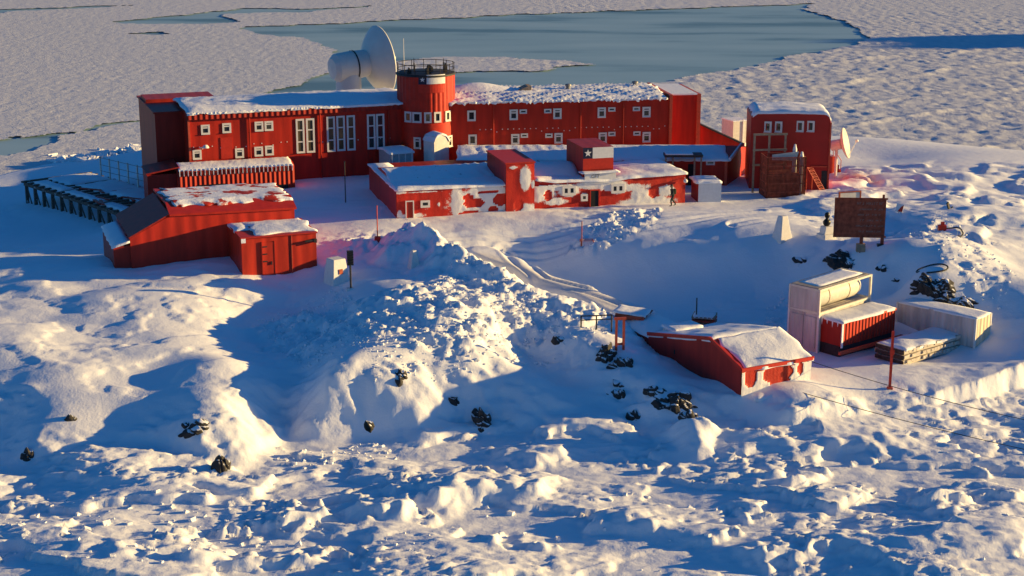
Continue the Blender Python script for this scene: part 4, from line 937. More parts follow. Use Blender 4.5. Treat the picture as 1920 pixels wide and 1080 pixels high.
m = MB(); m.box(a-.06, a-.003, -.09, -.003, -1, zt_+.06); m.box(b+.003, b+.05, -.08, -.003, -1, zt_+.06); m.build('door_frame', M_maroon_shaded, e)
for k in range(3): MB().box(a+.02, a+.36, -.1, -.063, zt_-.35-k*.55, zt_-.27-k*.55).build('hinge', M_dark, dr)
MB().box(b-.25, b-.17, -.13, -.063, .55, .8).build('handle', M_dark, dr)
MB().box(w2*.66, w2*.66+.07, -.05, -.003, -1, h2-.02).build('wall_batten', M_trim, e)
x, z = B2.on(582, 451); m = MB(); m.tube((x-.45, -.2, z), (x+.2, -.2, z+.05), .09, 8); m.box(x+.2, x+.42, -.3, -.003, z-.12, z+.14); m.build('wall_lamp', M_dark, e)
MB().box(-.03, .3, -.13, -.105, h2-.3, h2+.02).build('roof_scrap', M_rsnow, e)
# ---------------------------------------------------------------- red shed at lower right
Q = Frame('low_gabled_shed', 'low dark red shed with smooth snow roof and frosted ribbed front at lower right', 'shed', 1389, 750, 1.8, 28); e = Q.e
qw, _ = Q.on(1520, 700); qe = Q.on(1389, 694)[1]; (ry, rzz) = Q.side(1333, 636); (by, bz) = Q.side(1216, 627); (cy, cz_) = Q.side(1166, 606)
M_low = ribbed('low_shed_cladding', (.40, .026, .016), period=.3, amp=.03)
MB().prism([(.1, -1.5), (.1, qe), (ry, rzz), (by, bz), (by, -1.5)], 0, qw, 'x').build('wall', M_low, e)
BQ = [(1455, 710, 85, 45, 1.0), (1407, 708, 11, 19, -1), (1458, 700, 28, 16, -1), (1462, 716, 18, 12, -1), (1455, 684, 80, 5, -1), (1500, 690, 5, 12, -1)]
plastered(e, 'front_face', 0, qw, -1.5, qe, 0, BQ, lambda a, b: Q.on(a, b), step=.1, mat_=ribbed('frosted_ribbed_front', RED, period=.26, amp=.003, axis='X', snow=True))
MB().box(-.1, qw+.1, -.16, -.06, qe-.1, qe+.12).build('eave_board', M_flagred, e)
m = MB(); m.bar((-.08, -.1, qe+.06), (-.08, ry, rzz+.06), .1, .22); m.bar((-.08, ry, rzz+.06), (-.08, by, bz+.06), .1, .22); m.build('barge_board', M_flagred, e)
snow_slab(.3, qw+.1, -.1, ry, lambda X, Y: qe+.02+(rzz-qe)*np.clip(Y, -.1, ry)/ry+0*X, 'roof_snow', e, 101, .16, .22, .1, rag=.3)
snow_slab(-.05, qw+.1, ry-.02, by, lambda X, Y: rzz+.02+(bz-rzz)*(Y-ry)/(by-ry)+0*X, 'roof_snow', e, 102, .25, .26, .1)
m = MB(); m.prism([(by+.003, -1.5), (by+.003, bz-.15), (cy, cz_), (cy, -1.5)], .05, 3.2, 'x'); m.build('rear_wall', M_maroon_shaded, e)
snow_slab(0, 3.3, by+.02, cy+.3, lambda X, Y: bz-.13+(cz_-bz+.15)*np.clip((Y-by)/(cy-by), 0, 1)+.35*np.sin(np.clip(X/3.3, 0, 1)*np.pi), 'rear_roof_snow', e, 103, .22, .2, .12)
x0 = 1.0; m = MB(); m.box(x0, x0+2.2, by-1.6, by-.2, bz-.2, bz+.55); m.build('roof_hatch', M_white, e, bevel=.06); snow_slab(x0-.05, x0+2.3, by-1.65, by-.15, lambda X, Y: bz+.56+0*X, 'hatch_snow', e, 104, .2, .16, .06)
# ---------------------------------------------------------------- containers at right
Tk = Frame('tank_container', 'cream cylindrical tank in an open steel frame on top of a white container', 'tank', 1532, 657, 1.7, 44.5); TL, TW = 6.05, 2.4; lz = 2.45; tz_ = Tk.on(1532, 545)[1]
Wc = thing('white_container', 'weathered white container carrying the framed cream tank', 'container', Tk.o, Tk.a); e = Wc
M_wcont = ribbed('white_container_paint', (.62, .57, .53), period=.3, amp=.025, axis='X', grime=.5); M_wcont_y = ribbed('white_container_side', (.62, .57, .53), period=.3, amp=.03, axis='Y', grime=.5)
MB().box(0, TL, 0, TW, -.3, lz).build('body', M_wcont_y, e)
m = MB()
for (x, y) in ((0, 0), (0, TW), (TL, 0), (TL, TW)): m.box(x-.06, x+.08, y-.06, y+.08, -.35, lz+.02)
m.build('corner_post', M_white, e)
MB().box(-.07, -.003, .2, 1.15, .1, lz-.2).build('end_door', M_wcont_y, e); MB().box(-.07, -.003, 1.2, TW-.2, .1, lz-.2).build('end_door', M_wcont_y, e)
Tk.e.location = Tk.o + Vector((0, 0, lz+.03)); e = Tk.e; th_ = tz_-lz-.03
for (x, y) in ((0, 0), (0, TW), (TL, 0), (TL, TW)): MB().box(x-.07, x+.07, y-.07, y+.07, 0, th_).build('frame_post', M_cream, e)
for z in (.07, th_-.07):
    for y in (0, TW): MB().box(.073, TL-.073, y-.06, y+.06, z-.07, z+.07).build('frame_rail', M_cream, e)
    for x in (0, TL): MB().box(x-.06, x+.06, .073, TW-.073, z-.07, z+.07).build('frame_rail', M_cream, e)
rr = th_/2-.08; m = MB(); m.lathe([(0, .12), (rr*.5, .17), (rr*.85, .35), (rr, .7), (rr, TL-.7), (rr*.85, TL-.35), (rr*.5, TL-.17), (0, TL-.12)], 36, (0, TW/2, th_/2), (1, 0, 0)); m.build('vessel', M_cream, e, 'auto')
m = MB()
for x in (1.8, 4.2): m.lathe([(rr+.015, x-.04), (rr+.03, x), (rr+.015, x+.04)], 36, (0, TW/2, th_/2), (1, 0, 0))
m.build('vessel_band', M_wood, e)
m = MB(); m.box(-.04, -.003, .08, TW-.08, .15, th_-.15); m.build('end_panel', M_wcont_y, e)
m = MB(); m.box(-.02, TL*.95, .1, TW-.1, th_+.003, th_+.05); m.build('top_walkway', mat('walkway_grating', (.30, .27, .24), rough=.7, var=.3), e); snow_slab(.5, TL-.4, .4, TW-.2, lambda X, Y: th_+.05+0*X, 'top_snow', e, 111, .3, .06, .05)
Rc = Frame('red_container', 'ribbed red container with snowy top in front of the framed tank', 'container', 1577, 650, 2.3, 39); e = Rc.e
rw, _ = Rc.on(1678, 600); rhh = Rc.on(1577, 605)[1]; rd = 2.05
MB().box(0, rw, 0, rd, 0, rhh).build('body', ribbed('container_red', (.42, .03, .016), period=.34, amp=.09, axis='X'), e)
MB().box(-.05, -.003, .02, rd-.05, 0, rhh-.03).build('end_door', M_maroon_shaded, e)
m = MB(); m.box(-.06, .1, -.07, -.003, -.1, rhh+.02); m.build('corner_post', M_rsnow, e)
MB().box(.103, rw+.03, -.07, -.003, rhh-.13, rhh+.02).build('top_rail', M_trim, e)
snow_slab(-.08, rw+.05, -.1, rd+.05, lambda X, Y: rhh+.01+0*X, 'snow_cap', e, 112, .2, .16, .08)
MB().box(-.06, rw, .1, rd-.05, -.75, -.003).build('skid', M_dark, e)
m = MB(); m.box(-.7, rw+.3, -.55, -.35, -.35, -.15); m.build('skid_beam', M_trim, e)
for k in range(4):
    y = .3+.5*k; MB().prism([(-.0, 0), (.14, 0), (.07, -.35-.12*(k % 2))], -.085, -.053, 'x').build('icicle', M_rsnow, e)
    bpy.data.objects[-1].location = (0, y, rhh) if False else (0, 0, 0)
for i, o in enumerate([o for o in e.children if o.name.startswith('icicle')]): o.location = (0, .25+.45*i, rhh-.03)
W2 = Frame('white_container', 'plain white container standing alone at right beside the pallet stack', 'container', 1826, 656, 1.8, 45); e = W2.e
ww = 1.95; wh = W2.on(1826, 599)[1]; wd = 6.0
MB().box(0, ww, 0, wd, 0.15, wh).build('body', M_wcont_y, e)
m = MB(); m.box(.02, ww-.02, -.05, -.003, .2, wh-.05); m.build('end_door', ribbed('cream_ribbed_door', (.68, .58, .42), period=.45, amp=.05, axis='X', grime=.5), e)
for (x, y) in ((0, 0), (ww, 0), (0, wd), (ww, wd)): MB().box(x-.06, x+.06, y-.07, y+.07, 0, wh+.01).build('corner_post', M_white, e)
snow_slab(-.03, ww+.03, -.05, wd, lambda X, Y: wh+.01+0*X, 'snow_cap', e, 113, .22, .12, .06)
MB().box(.1, ww-.1, .1, wd-.1, -.3, .147).build('skid', M_dark, e)
St = Frame('pallet_stack', 'long snow-dusted stack of timber pallets in front of the containers', 'pallet stack', 1693, 686, 1.6, 38); e = St.e
sw, _ = St.on(1822, 655); sdp = 2.3; rnd = random.Random(8)
M_tim_shaded = mat('shaded_timber', (.07, .05, .038), rough=.85, var=.4); M_tims = mat('frosted_timber', (.58, .52, .44), rough=.85, var=.2, dirt=(.06, .045, .035), dscale=3.5, dthr=.60)
for k in range(3):  # each layer is one course of stacked pallets
    z = .02+k*.36; m = MB(); x = 0
    while x < sw-.1:
        w_ = rnd.uniform(.28, .5); 
        m.box(x, min(x+w_-.07, sw), rnd.uniform(-.1, .03), sdp+rnd.uniform(-.05, .1), z+.1, z+.3); x += w_
    m.box(0, sw, .0, .16, z, z+.097); m.box(0, sw, sdp-.2, sdp-.04, z, z+.097); m.box(0, sw, sdp/2-.1, sdp/2+.06, z, z+.097)
    m.build('pallet_course', M_tims, e)
    MB().box(-.06, -.003, -.05, sdp, z+.02, z+.28).build('shaded_end', M_tim_shaded, e)  # dark sheet over the left end; the shade there is put into its colour
snow_slab(.1, sw-.05, -.06, sdp, lambda X, Y: 1.04+.06*np.sin(X*3)*np.cos(Y*2), 'snow_cover', e, 114, .2, .15, .12)
po = hit(1668, 729); Pp = thing('red_post', 'tall slim red steel post standing in the snow before the pallet stack', 'post', po)
h_ = (729-620)/(FPX/depth(po))/.967; m = MB(); m.box(-.075, .075, -.06, .06, -.5, h_); m.build('shaft', M_flagred, Pp); MB().box(-.16, .16, -.14, .14, -.4, .12).build('foot', M_trim, Pp)
MB().box(-.14, .14, -.1, -.083, h_*.60, h_*.68).build('bracket', M_flagred, Pp)
# platform, pallet, frames near the low shed
sp_ = hit(1420, 757); Sl = Frame('snowy_sled', 'flat sled platform under a thick slab of snow before the low shed', 'sled', 1418, 757, sp_.z, 16); e = Sl.e
lw = Sl.on(1502, 745)[0]; MB().box(.1, lw-.1, .1, 1.3, .1, .3).build('deck', M_wood, e)
for y in (.25, 1.1): MB().box(.0, lw, y-.06, y+.06, -.35, .097).build('runner', M_dark, e)
snow_slab(0, lw, 0, 1.5, lambda X, Y: .3+.05*X/lw+0*Y, 'snow_load', e, 121, .15, .28, .12)
def pix_post(px, py0, py1, r, mt, name, label, cat, foot=None):
    b = hit(px, py0); t = thing(name, label, cat, b); hh = (py0-py1)/(FPX/depth(b))/.967
    m = MB(); m.tube((0, 0, -.5), (0, 0, hh), r, 8, r*.8); m.build('shaft', mt, t)
    if foot: MB().box(-foot, foot, -foot, foot, -.4, foot*1.2).build('foot', foot and M_flagred, t)
    else: MB().lathe([(r*1.5, hh), (r*1.6, hh+.05), (0, hh+.1)], 8).build('cap', mt, t)
    return t
pix_post(648, 380, 306, .05, M_dark, 'thin_mast', 'thin dark mast in the shaded snow left of the front building', 'mast')
pix_post(708, 450, 386, .05, M_trim, 'marker_pole', 'slender red marker pole with a red foot behind the snow pile', 'pole', .22)
pix_post(1180, 330, 282, .03, M_steel, 'thin_mast', 'thin grey whip mast on the front building roof right of the flag', 'mast') if False else None
Og = Frame('rusty_portal', 'orange-red steel portal frame beside the rear end of the low shed', 'portal frame', 1155, 657, hit(1155, 657).z, 12); e = Og.e
ow, _ = Og.on(1169, 645); oh = Og.on(1155, 600)[1]
for x in (0, ow): MB().box(x-.07, x+.07, -.07, .07, -.5, oh-.003).build('post', M_trim, e)
MB().box(-.15, ow+.15, -.08, .08, oh, oh+.15).build('crossbar', M_trim, e); MB().box(.073, ow-.073, -.05, .05, .35, .47).build('tie_bar', M_trim, e)
Hr = Frame('handrail', 'dark steel handrail standing in the blue shade left of the portal frame', 'handrail', 1088, 618, hit(1112, 612).z, 8); e = Hr.e
hw, _ = Hr.on(1148, 610); hz = Hr.on(1110, 592)[1]
m = MB(); m.tube((0, 0, hz), (hw, 0, hz), .05, 6); m.build('rail', M_dark, e); m = MB(); m.tube((0, 0, hz-.28), (hw, 0, hz-.28), .04, 6); m.build('rail', M_dark, e)
for x in (.05, hw*.5, hw-.05): MB().tube((x, 0, -.6), (x, 0, hz), .05, 6).build('post', M_dark, e)
Pt = Frame('pallet_pile', 'snow-topped wooden pallets lying behind the low shed roof', 'pallets', 1296, 611, hit(1296, 611).z, -14); e = Pt.e
pw, _ = Pt.on(1340, 606)
for k in range(3):
    m = MB(); z = .05+k*.24
    for y in (.05, .7, 1.35): m.box(0, pw, y, y+.12, z, z+.1)
    for i in range(6): x = i*(pw-.2)/5; m.box(x, x+.2, -.05, 1.55, z+.103, z+.16)
    m.build('pallet_layer', M_trim if k == 1 else M_wood, e)
snow_slab(.1, pw-.1, 0, 1.5, lambda X, Y: .70+0*X, 'snow_cover', e, 122, .15, .14, .1)
MB().tube((.3, .4, 0), (.3, .4, 2.0), .05, 6).build('stake', M_dark, e)
sc_ = Frame('scrap_frame', 'rusty red angle-iron scrap frame with snow behind the low shed', 'scrap', 1152, 596, hit(1152, 594).z, -20); e = sc_.e
m = MB(); m.prism([(0, 0), (2.0, -.1), (2.3, .35), (.1, .5)], 0, 1.6); m.build('body', M_rust, e); snow_slab(-.1, 2.2, -.1, 1.7, lambda X, Y: .5-.07*X, 'snow_cover', e, 123, .18, .14, .1)
MB().box(.9, 2.1, -.2, -.003, .05, .3).build('bent_panel', M_trim, e)
# ---------------------------------------------------------------- monuments
def obelisk(px, py, w, t, hh, ang, label, mt, plaque=True, name='obelisk', sink=.35):
    b = hit(px, py); o = thing(name, label, 'monument', b, R(ang)); a, c = w/2, t/2
    vs = [(-a, -a, -sink), (a, -a, -sink), (a, a, -sink), (-a, a, -sink), (-c, -c, hh), (c, -c, hh), (c, c, hh), (-c, c, hh)]
    m = MB(); m.add(vs, [(3, 2, 1, 0), (4, 5, 6, 7), (0, 1, 5, 4), (1, 2, 6, 5), (2, 3, 7, 6), (3, 0, 4, 7)]); m.build('shaft', mt, o, bevel=.05)
    if plaque:
        k = (a+(c-a)*.55); s_ = MB(); s_.box(-.16, .16, -.05, .02, -.18, .18); q = s_.build('plaque', M_rust, o); q.location = (0, -k-.0, hh*.55-.1); q.rotation_euler = (math.atan2(a-c, hh+sink)*-1, 0, 0)
    return o
M_mon = mat('whitewashed_stone', (.74, .72, .68), rough=.8, var=.06, bump=.01)
obelisk(631, 528, 1.5, 1.0, 1.75, 38, 'broad white truncated pyramid monument right of the small red shed', M_mon)
obelisk(776, 500, .85, .35, 1.25, 30, 'narrow white pillar half buried in the big snow pile', M_mon, False, 'stone_pillar')
ob = obelisk(1466, 445, 1.25, .55, 1.75, 30, 'white tapering obelisk on the rim of the blue-shaded bank', M_mon, False)
bu = hit(1549, 446); Bs = thing('bust_monument', 'dark bronze bust on a white stepped pedestal left of the rusty sign', 'monument', bu, R(25))
m = MB(); m.box(-.55, .55, -.55, .55, -.4, .35); m.build('plinth', M_mon, Bs, bevel=.05); m = MB(); m.prism([(-.42, .353), (.42, .353), (.33, .95), (-.33, .95)], -.36, .36); m.build('pedestal', M_mon, Bs, bevel=.03)
M_brz = mat('dark_bronze', (.035, .034, .028), rough=.4, metal=.6)
bm_ = MB(); bm_.lathe([(.16, .953), (.3, 1.1), (.34, 1.3), (.22, 1.45), (.12, 1.52), (.13, 1.58), (.2, 1.68), (.22, 1.82), (.19, 1.95), (.09, 2.03), (0, 2.04)], 18); o = bm_.build('bust', M_brz, Bs, True); o.scale = (1, .8, 1)
m = MB(); m.lathe([(0, .1), (.03, .06), (.05, 0), (.02, -.03)], 8, (0, -.17, 1.74), (0, -1, 0)); m.build('nose', M_brz, o, True)
lb = hit(658, 541); Lp = thing('slatted_box_post', 'dark slatted box lantern on a post beside the white pyramid monument', 'lantern post', lb, R(10))
hh = (541-470)/(FPX/depth(lb))/.967; m = MB(); m.tube((0, 0, -.4), (0, 0, hh-1.0), .07, 8); m.build('post', M_dark, Lp); m = MB()
for k in range(6): z = hh-1.05+.18*k; m.box(-.22, .22, -.2, .2, z, z+.11)
m.box(-.13, .13, -.12, .12, hh-1.06, hh-.02); m.build('slatted_box', M_dark, Lp); MB().box(-.3, .3, -.26, .26, -.35, .06).build('foot', M_mon, Lp)
bb = hit(1100, 458); Bn = thing('small_frame_stand', 'thin dark metal stand with a low tray alone in the shaded bank', 'stand', bb, R(5)); m = MB()
for (x, y) in ((-.5, -.3), (.5, -.3), (.5, .3), (-.5, .3)): m.tube((x, y, -.3), (x, y, .38), .03, 6)
for a, b in (((-.5, -.3), (.5, -.3)), ((.5, -.3), (.5, .3)), ((.5, .3), (-.5, .3)), ((-.5, .3), (-.5, -.3))): m.tube((*a, .35), (*b, .35), .03, 6)
m.build('tray', M_rust, Bn); MB().tube((-.4, 0, -.3), (-.4, 0, 1.9), .04, 6).build('upright', M_rust, Bn)
# ---------------------------------------------------------------- rusty sign board, little signs, hoses
sb = hit(1655, 462); Sg = Frame('rusty_sign', 'large rusty brown sign board with faded rows of lettering on steel legs', 'sign', 1561, 459, sb.z, -4); e = Sg.e
gw_, _ = Sg.on(1662, 420); gt = Sg.on(1600, 373)[1]; gb = Sg.on(1600, 443)[1]
MB().box(.05, gw_-.15, 0, .07, gb, gt).build('board', M_rust, e)
m = MB(); m.box(0, gw_, -.06, -.003, gt-.02, gt+.1); m.box(0, gw_, -.06, -.003, gb-.08, gb+.06); m.box(0, .09, -.05, -.003, gb+.062, gt-.022); m.box(gw_-.24, gw_-.1, -.05, -.003, gb+.062, gt-.022); m.build('frame', M_rust, e)
M_mark = mat('faded_lettering', (.28, .18, .15), rough=.8, var=.3); rnd = random.Random(12); nrow = 6
for r_ in range(nrow):
    z = gt-.42-r_*.42; x = gw_*(.46 if r_ % 2 else .40)+rnd.uniform(0, .2); m = MB(); sz = .2 if r_ == 0 else .14
    while x < gw_-.4:
        k = rnd.choice((0, 1, 2)); w_ = rnd.uniform(.08, .14)
        if k == 0: m.box(x, x+.035, -.02, -.002, z, z+sz); m.box(x+.037, x+w_, -.02, -.002, z+sz-.035, z+sz)
        elif k == 1: m.box(x, x+w_, -.02, -.002, z, z+.035); m.box(x+w_-.035, x+w_, -.02, -.002, z+.037, z+sz)
        else: m.box(x, x+.035, -.02, -.002, z, z+sz); m.box(x+.037, x+w_, -.02, -.002, z+sz/2-.02, z+sz/2+.02); m.box(x+w_+.002, x+w_+.035, -.02, -.002, z, z+sz)
        x += w_+rnd.choice((.07, .08, .09, .2))
    o = m.build('lettering_row', M_mark, e); o['kind'] = 'stuff'
for px in (1616, 1655):
    x, _ = Sg.on(px, 440); MB().box(x-.12, x+.12, .01, .2, -.8, gb-.083).build('leg', M_rust, e); MB().box(x-.35, x+.3, -.1, .3, -.5, .1).build('foot', M_wood if px < 1640 else M_dark, e)
x, _ = Sg.on(1658, 370); MB().box(x-.1, x+.06, .075, .2, gb-.08, gt+.32).build('post', M_rust, e)
s2b = P(1573, 385, 5.0); S2 = Frame('framed_board', 'small cream board in a wooden frame behind the rusty sign', 'board', 1573, 386, 5.0, 16); e = S2.e
w_, _ = S2.on(1613, 370); a_, b_ = S2.on(1590, 376)[1], S2.on(1590, 361)[1]
MB().box(.06, w_-.06, 0, .04, a_-.2, b_).build('panel', M_cream, e)
for x in (0, w_): MB().box(x-.06, x+.06, -.05, .07, -.6, b_+.1).build('post', M_rust, e)
MB().box(.062, w_-.062, -.05, .07, b_+.003, b_+.1).build('top_rail', M_rust, e)
sq = hit(1684, 400); S3 = thing('warning_sign', 'small tilted red and white sign panel in the snow right of the rusty sign', 'sign', sq, R(-30)); m = MB(); m.box(-.3, .3, -.02, .02, .1, .85); o = m.build('panel', M_flagwhite, S3); o.rotation_euler = (0, R(12), 0)
m = MB(); m.prism([(-.1, .15), (.28, .2), (.28, .8), (.1, .6)], -.04, -.024); o2 = m.build('red_mark', M_flagred, o); MB().tube((0, .05, -.4), (0, .05, .5), .03, 6).build('stake', M_dark, S3)
def hose(px, py, rx, ry, a0, a1, label, red=False, r=.06):
    b = hit(px, py); t = thing('hose_coil', label, 'hose', b); s_ = FPX/depth(b); pts = []
    for k in range(25):
        a = R(a0+(a1-a0)*k/24); x, y = rx/s_*math.cos(a), ry/s_/.5*math.sin(a); pts.append((x, y, ground_z(b.x+x, b.y+y)-b.z+.12))
    m = MB(); m.path(pts, r, 7); m.build('hose', mat('black_rubber', (.02, .02, .02), rough=.6), t)
    m = MB()
    if red: m.box(-.35, .25, -.2, .2, -.1, .45); m.box(-.15, .1, -.1, .1, .453, .7); o = m.build('pump', M_flagred, t); o.location = (-.5, .6, .05)
    else: m.tube(pts[-1], (pts[-1][0]+.3, pts[-1][1], pts[-1][2]), r*1.5, 8); m.build('coupling', M_steel, t)
hose(1783, 437, 22, 11, -70, 150, 'arched black hose with a small red pump in the lumpy snow at right', True, .055)
hose(1748, 503, 29, 9, -120, 170, 'loop of black hose lying on the snow above the dark outcrop at right', False, .055)
pk = hit(1780, 392); Pk = thing('plank', 'short dark plank sticking out of the snow on the right hill', 'plank', pk, R(30)); m = MB(); m.bar((-.25, 0, .55), (.2, .1, -.3), .12, .22); m.build('board', M_dark, Pk); m = MB(); m.bar((.22, .1, -.15), (.5, .15, .1), .1, .12); m.build('batten', M_dark, Pk)
# ---------------------------------------------------------------- person
ph = hit(1261, 386); Pe = thing('person', 'person in dark padded clothing walking with a pack in front of the front building', 'person', ph, R(-158))
def skin(name, joints, edges, mt, par, root=0, sub=2):
    me = bpy.data.meshes.new(name); me.from_pydata([j[:3] for j in joints], edges, []); o = link(bpy.data.objects.new(name, me)); o.parent = par
    md = o.modifiers.new('skin', 'SKIN'); me.skin_vertices[0].data[root].use_root = True
    for v, j in zip(me.skin_vertices[0].data, joints): v.radius = (j[3], j[4] if len(j) > 4 else j[3])
    md.use_smooth_shade = True
    s_ = o.modifiers.new('sub', 'SUBSURF'); s_.levels = sub; s_.render_levels = sub; me.materials.append(mt); return o
# local: x forward, y to the person's left, z up
J = [(0, 0, .95, .16, .15), (.03, 0, 1.15, .15, .17), (.07, 0, 1.36, .15, .21), (.09, 0, 1.48, .08, .08), (.11, 0, 1.60, .075, .07), (.12, 0, 1.72, .10, .095), (.11, 0, 1.82, .06, .06),
     (.07, .24, 1.40, .08), (.15, .32, 1.14, .062), (.36, .27, 1.03, .05), (.44, .25, 1.03, .045),
     (.07, -.24, 1.40, .08), (-.12, -.31, 1.17, .062), (-.02, -.28, .93, .05), (.03, -.27, .86, .045),
     (.0, .11, .88, .11), (.24, .12, .52, .085), (.16, .12, .10, .06), (.22, .12, .04, .055), (.38, .12, .03, .04),
     (-.02, -.11, .88, .11), (-.06, -.12, .48, .085), (-.34, -.12, .14, .06), (-.33, -.12, .06, .055), (-.17, -.12, .03, .04)]
Ed = [(0, 1), (1, 2), (2, 3), (3, 4), (4, 5), (5, 6), (2, 7), (7, 8), (8, 9), (9, 10), (2, 11), (11, 12), (12, 13), (13, 14), (0, 15), (15, 16), (16, 17), (17, 18), (18, 19), (0, 20), (20, 21), (21, 22), (22, 23), (23, 24)]
M_cloth = mat('dark_padded_cloth', (.03, .038, .035), rough=.9, var=.3); M_skin = mat('skin', (.42, .24, .16), rough=.6)
skin('body', J, Ed, M_cloth, Pe)
m = MB(); m.lathe([(0, -.02), (.05, -.015), (.075, -.005), (.085, .02), (.08, .05)], 14, (.205, 0, 1.70), (1, 0, 0)); m.build('face', M_skin, Pe, True)
m = MB(); m.lathe([(.115, 0), (.122, .05), (.105, .1), (.06, .14), (0, .15)], 16, (.115, 0, 1.74)); m.build('cap', M_dark, Pe, True)
m = MB(); m.box(-.27, -.08, -.17, .17, 1.02, 1.48); m.build('backpack', mat('olive_pack', (.05, .055, .03), rough=.9), Pe, bevel=.06)
for s_, (hx, hy, hzz) in ((1, (.48, .25, 1.03)), (-1, (.06, -.27, .82))):
    JJ = [(hx-.03, hy, hzz+.02, .04, .03), (hx+.04, hy, hzz-.02, .04, .025)]; EE = [(0, 1)]
    for k in range(4): JJ.append((hx+.10+(.02 if k in (1, 2) else 0), hy+(.03-.02*k), hzz-.06, .012)); EE.append((1, len(JJ)-1))
    JJ.append((hx+.05, hy-.055*s_, hzz+.0, .013)); EE.append((0, len(JJ)-1)); skin('glove', JJ, EE, M_dark, Pe, 0, 1)
# ---------------------------------------------------------------- jetty and its railing at left
J0 = P(47, 342, 3.4); J1 = P(213, 395, 3.4); ja = math.degrees(math.atan2(J1.y-J0.y, J1.x-J0.x)); JL = (J1-J0).length+3
Jt = Frame('jetty', 'long dark timber and steel jetty on trestle legs partly covered in snow', 'jetty', 47, 342, 3.4, ja); e = Jt.e; JW = 7.0
M_deck = mat('dark_jetty_timber', (.13, .10, .08), rough=.85, var=.4, dirt=(.7, .7, .72), dscale=2.5, dthr=.62)
for y in (.05, JW*.5, JW-.05): MB().box(-.2, JL, y-.12, y+.12, -.32, -.02).build('main_beam', M_deck, e)
nb = 17
for k in range(nb+1): x = JL*k/nb; MB().box(x-.14, x+.14, -.35, JW+.1, .0, .16).build('cross_beam', M_deck, e)
for k in range(12):
    x = .15+k*(JL-.5)/11; zg = ground_z(*Jt.to(x, .05).xy)-3.4
    MB().box(x-.11, x+.11, -.09, .19, zg-.6, -.323).build('leg', M_deck, e)
    MB().bar((x+.11, .05, -.4), (x+1.0, .05, max(zg-.1, -2.2)), .1).build('brace', M_deck, e)
    if k % 2 == 0: zg = ground_z(*Jt.to(x, JW).xy)-3.4; MB().box(x-.1, x+.1, JW-.2, JW, min(zg-.6, -.6), -.323).build('leg', M_deck, e)
for k, (a, b, y0, y1, th) in enumerate(((.3, 5, 2.2, 6.8, .24), (5.5, 11, 2.8, 6.9, .26), (1.2, 7, .3, 1.7, .2), (10.5, 17.5, 3.2, 6.9, .26), (15, JL-1, .2, 1.5, .2), (7.5, 14, .4, 1.5, .16))):
    snow_slab(a, b, y0, y1, lambda X, Y: .165+0*X, 'deck_snow', e, 130+k, .3, th, .18)
rnd = random.Random(5)
for k in range(9):
    x = rnd.uniform(8, JL-2); y = rnd.uniform(.5, 4); MB().bar((x-1.1, y, .22), (x+1.3, y+rnd.uniform(-1, 1), .28), .3, .08).build('red_plank', M_flagred, e)
R0 = P(190, 333, 3.5); R1 = P(352, 359, 4.6); Rf = thing('post_railing', 'row of pale upright posts with thin rails along the jetty edge', 'railing', R0, math.atan2(R1.y-R0.y, R1.x-R0.x)); Ln = (R1.xy-R0.xy).length
hs0 = 43/20.5; tops = []
for k in range(10):
    x = Ln*k/9; z0 = (R1.z-R0.z)*k/9; hh = hs0*(1-.35*k/9); tops.append((x, -.06, z0+hh-.08)); MB().box(x-.08, x+.08, -.05, .05, z0-.7, z0+hh).build('post', M_cream, Rf)
for dz in (0, -.7, -1.3):
    m = MB(); m.path([(a, b, c_+dz) for a, b, c_ in tops], .03, 5); m.build('rail', M_steel, Rf)
# ---------------------------------------------------------------- overhead cables
def cable(p, q, sag, label, r=.022):
    p, q = Vector(p), Vector(q); t = thing('overhead_cable', label, 'cable', p); pts = []
    for k in range(31): u = k/30; pts.append((q-p)*u - Vector((0, 0, sag*4*u*(1-u))))
    m = MB(); m.path(pts, r, 5); m.build('wire', M_dark, t)
    m = MB(); m.lathe([(r*2, -.15), (r*3, 0), (r*2, .15)], 8); m.build('insulator', M_dark, t); return t
a_ = Q.to(0, by*.7, bz*.75); cable(a_, PZ(2100, 880, 84), .5, 'long thin cable running from the low shed wall out over the right foreground ice')
cable(Q.to(qw, 1, qe-.3), PZ(2100, 822, 92), .4, 'thin cable from the low shed front corner towards the quay edge at right')
# ---------------------------------------------------------------- rock outcrops
M_rock = bpy.data.materials.new('dark_rock'); M_rock.use_nodes = True; _n = M_rock.node_tree; _b = _n.nodes['Principled BSDF']; _b.inputs['Roughness'].default_value = .9
_tc = _n.nodes.new('ShaderNodeTexCoord'); _ge = _n.nodes.new('ShaderNodeNewGeometry'); _sx = _n.nodes.new('ShaderNodeSeparateXYZ'); _n.links.new(_ge.outputs['Normal'], _sx.inputs[0])
_nz = _n.nodes.new('ShaderNodeTexNoise'); _nz.inputs['Scale'].default_value = .9; _nz.inputs['Detail'].default_value = 8; _n.links.new(_tc.outputs['Object'], _nz.inputs['Vector'])
_ad = _n.nodes.new('ShaderNodeMath'); _ad.operation = 'MULTIPLY_ADD'; _n.links.new(_nz.outputs[0], _ad.inputs[0]); _ad.inputs[1].default_value = 1.6; _n.links.new(_sx.outputs[2], _ad.inputs[2])
_mr = _n.nodes.new('ShaderNodeMapRange'); _mr.inputs['From Min'].default_value = 1.58; _mr.inputs['From Max'].default_value = 1.66; _n.links.new(_ad.outputs[0], _mr.inputs[0])
_mx = _n.nodes.new('ShaderNodeMix'); _mx.data_type = 'RGBA'; _n.links.new(_mr.outputs[0], _mx.inputs[0]); _mx.inputs[6].default_value = (.035, .032, .030, 1); _mx.inputs[7].default_value = (.85, .86, .89, 1); _n.links.new(_mx.outputs[2], _b.inputs['Base Color'])
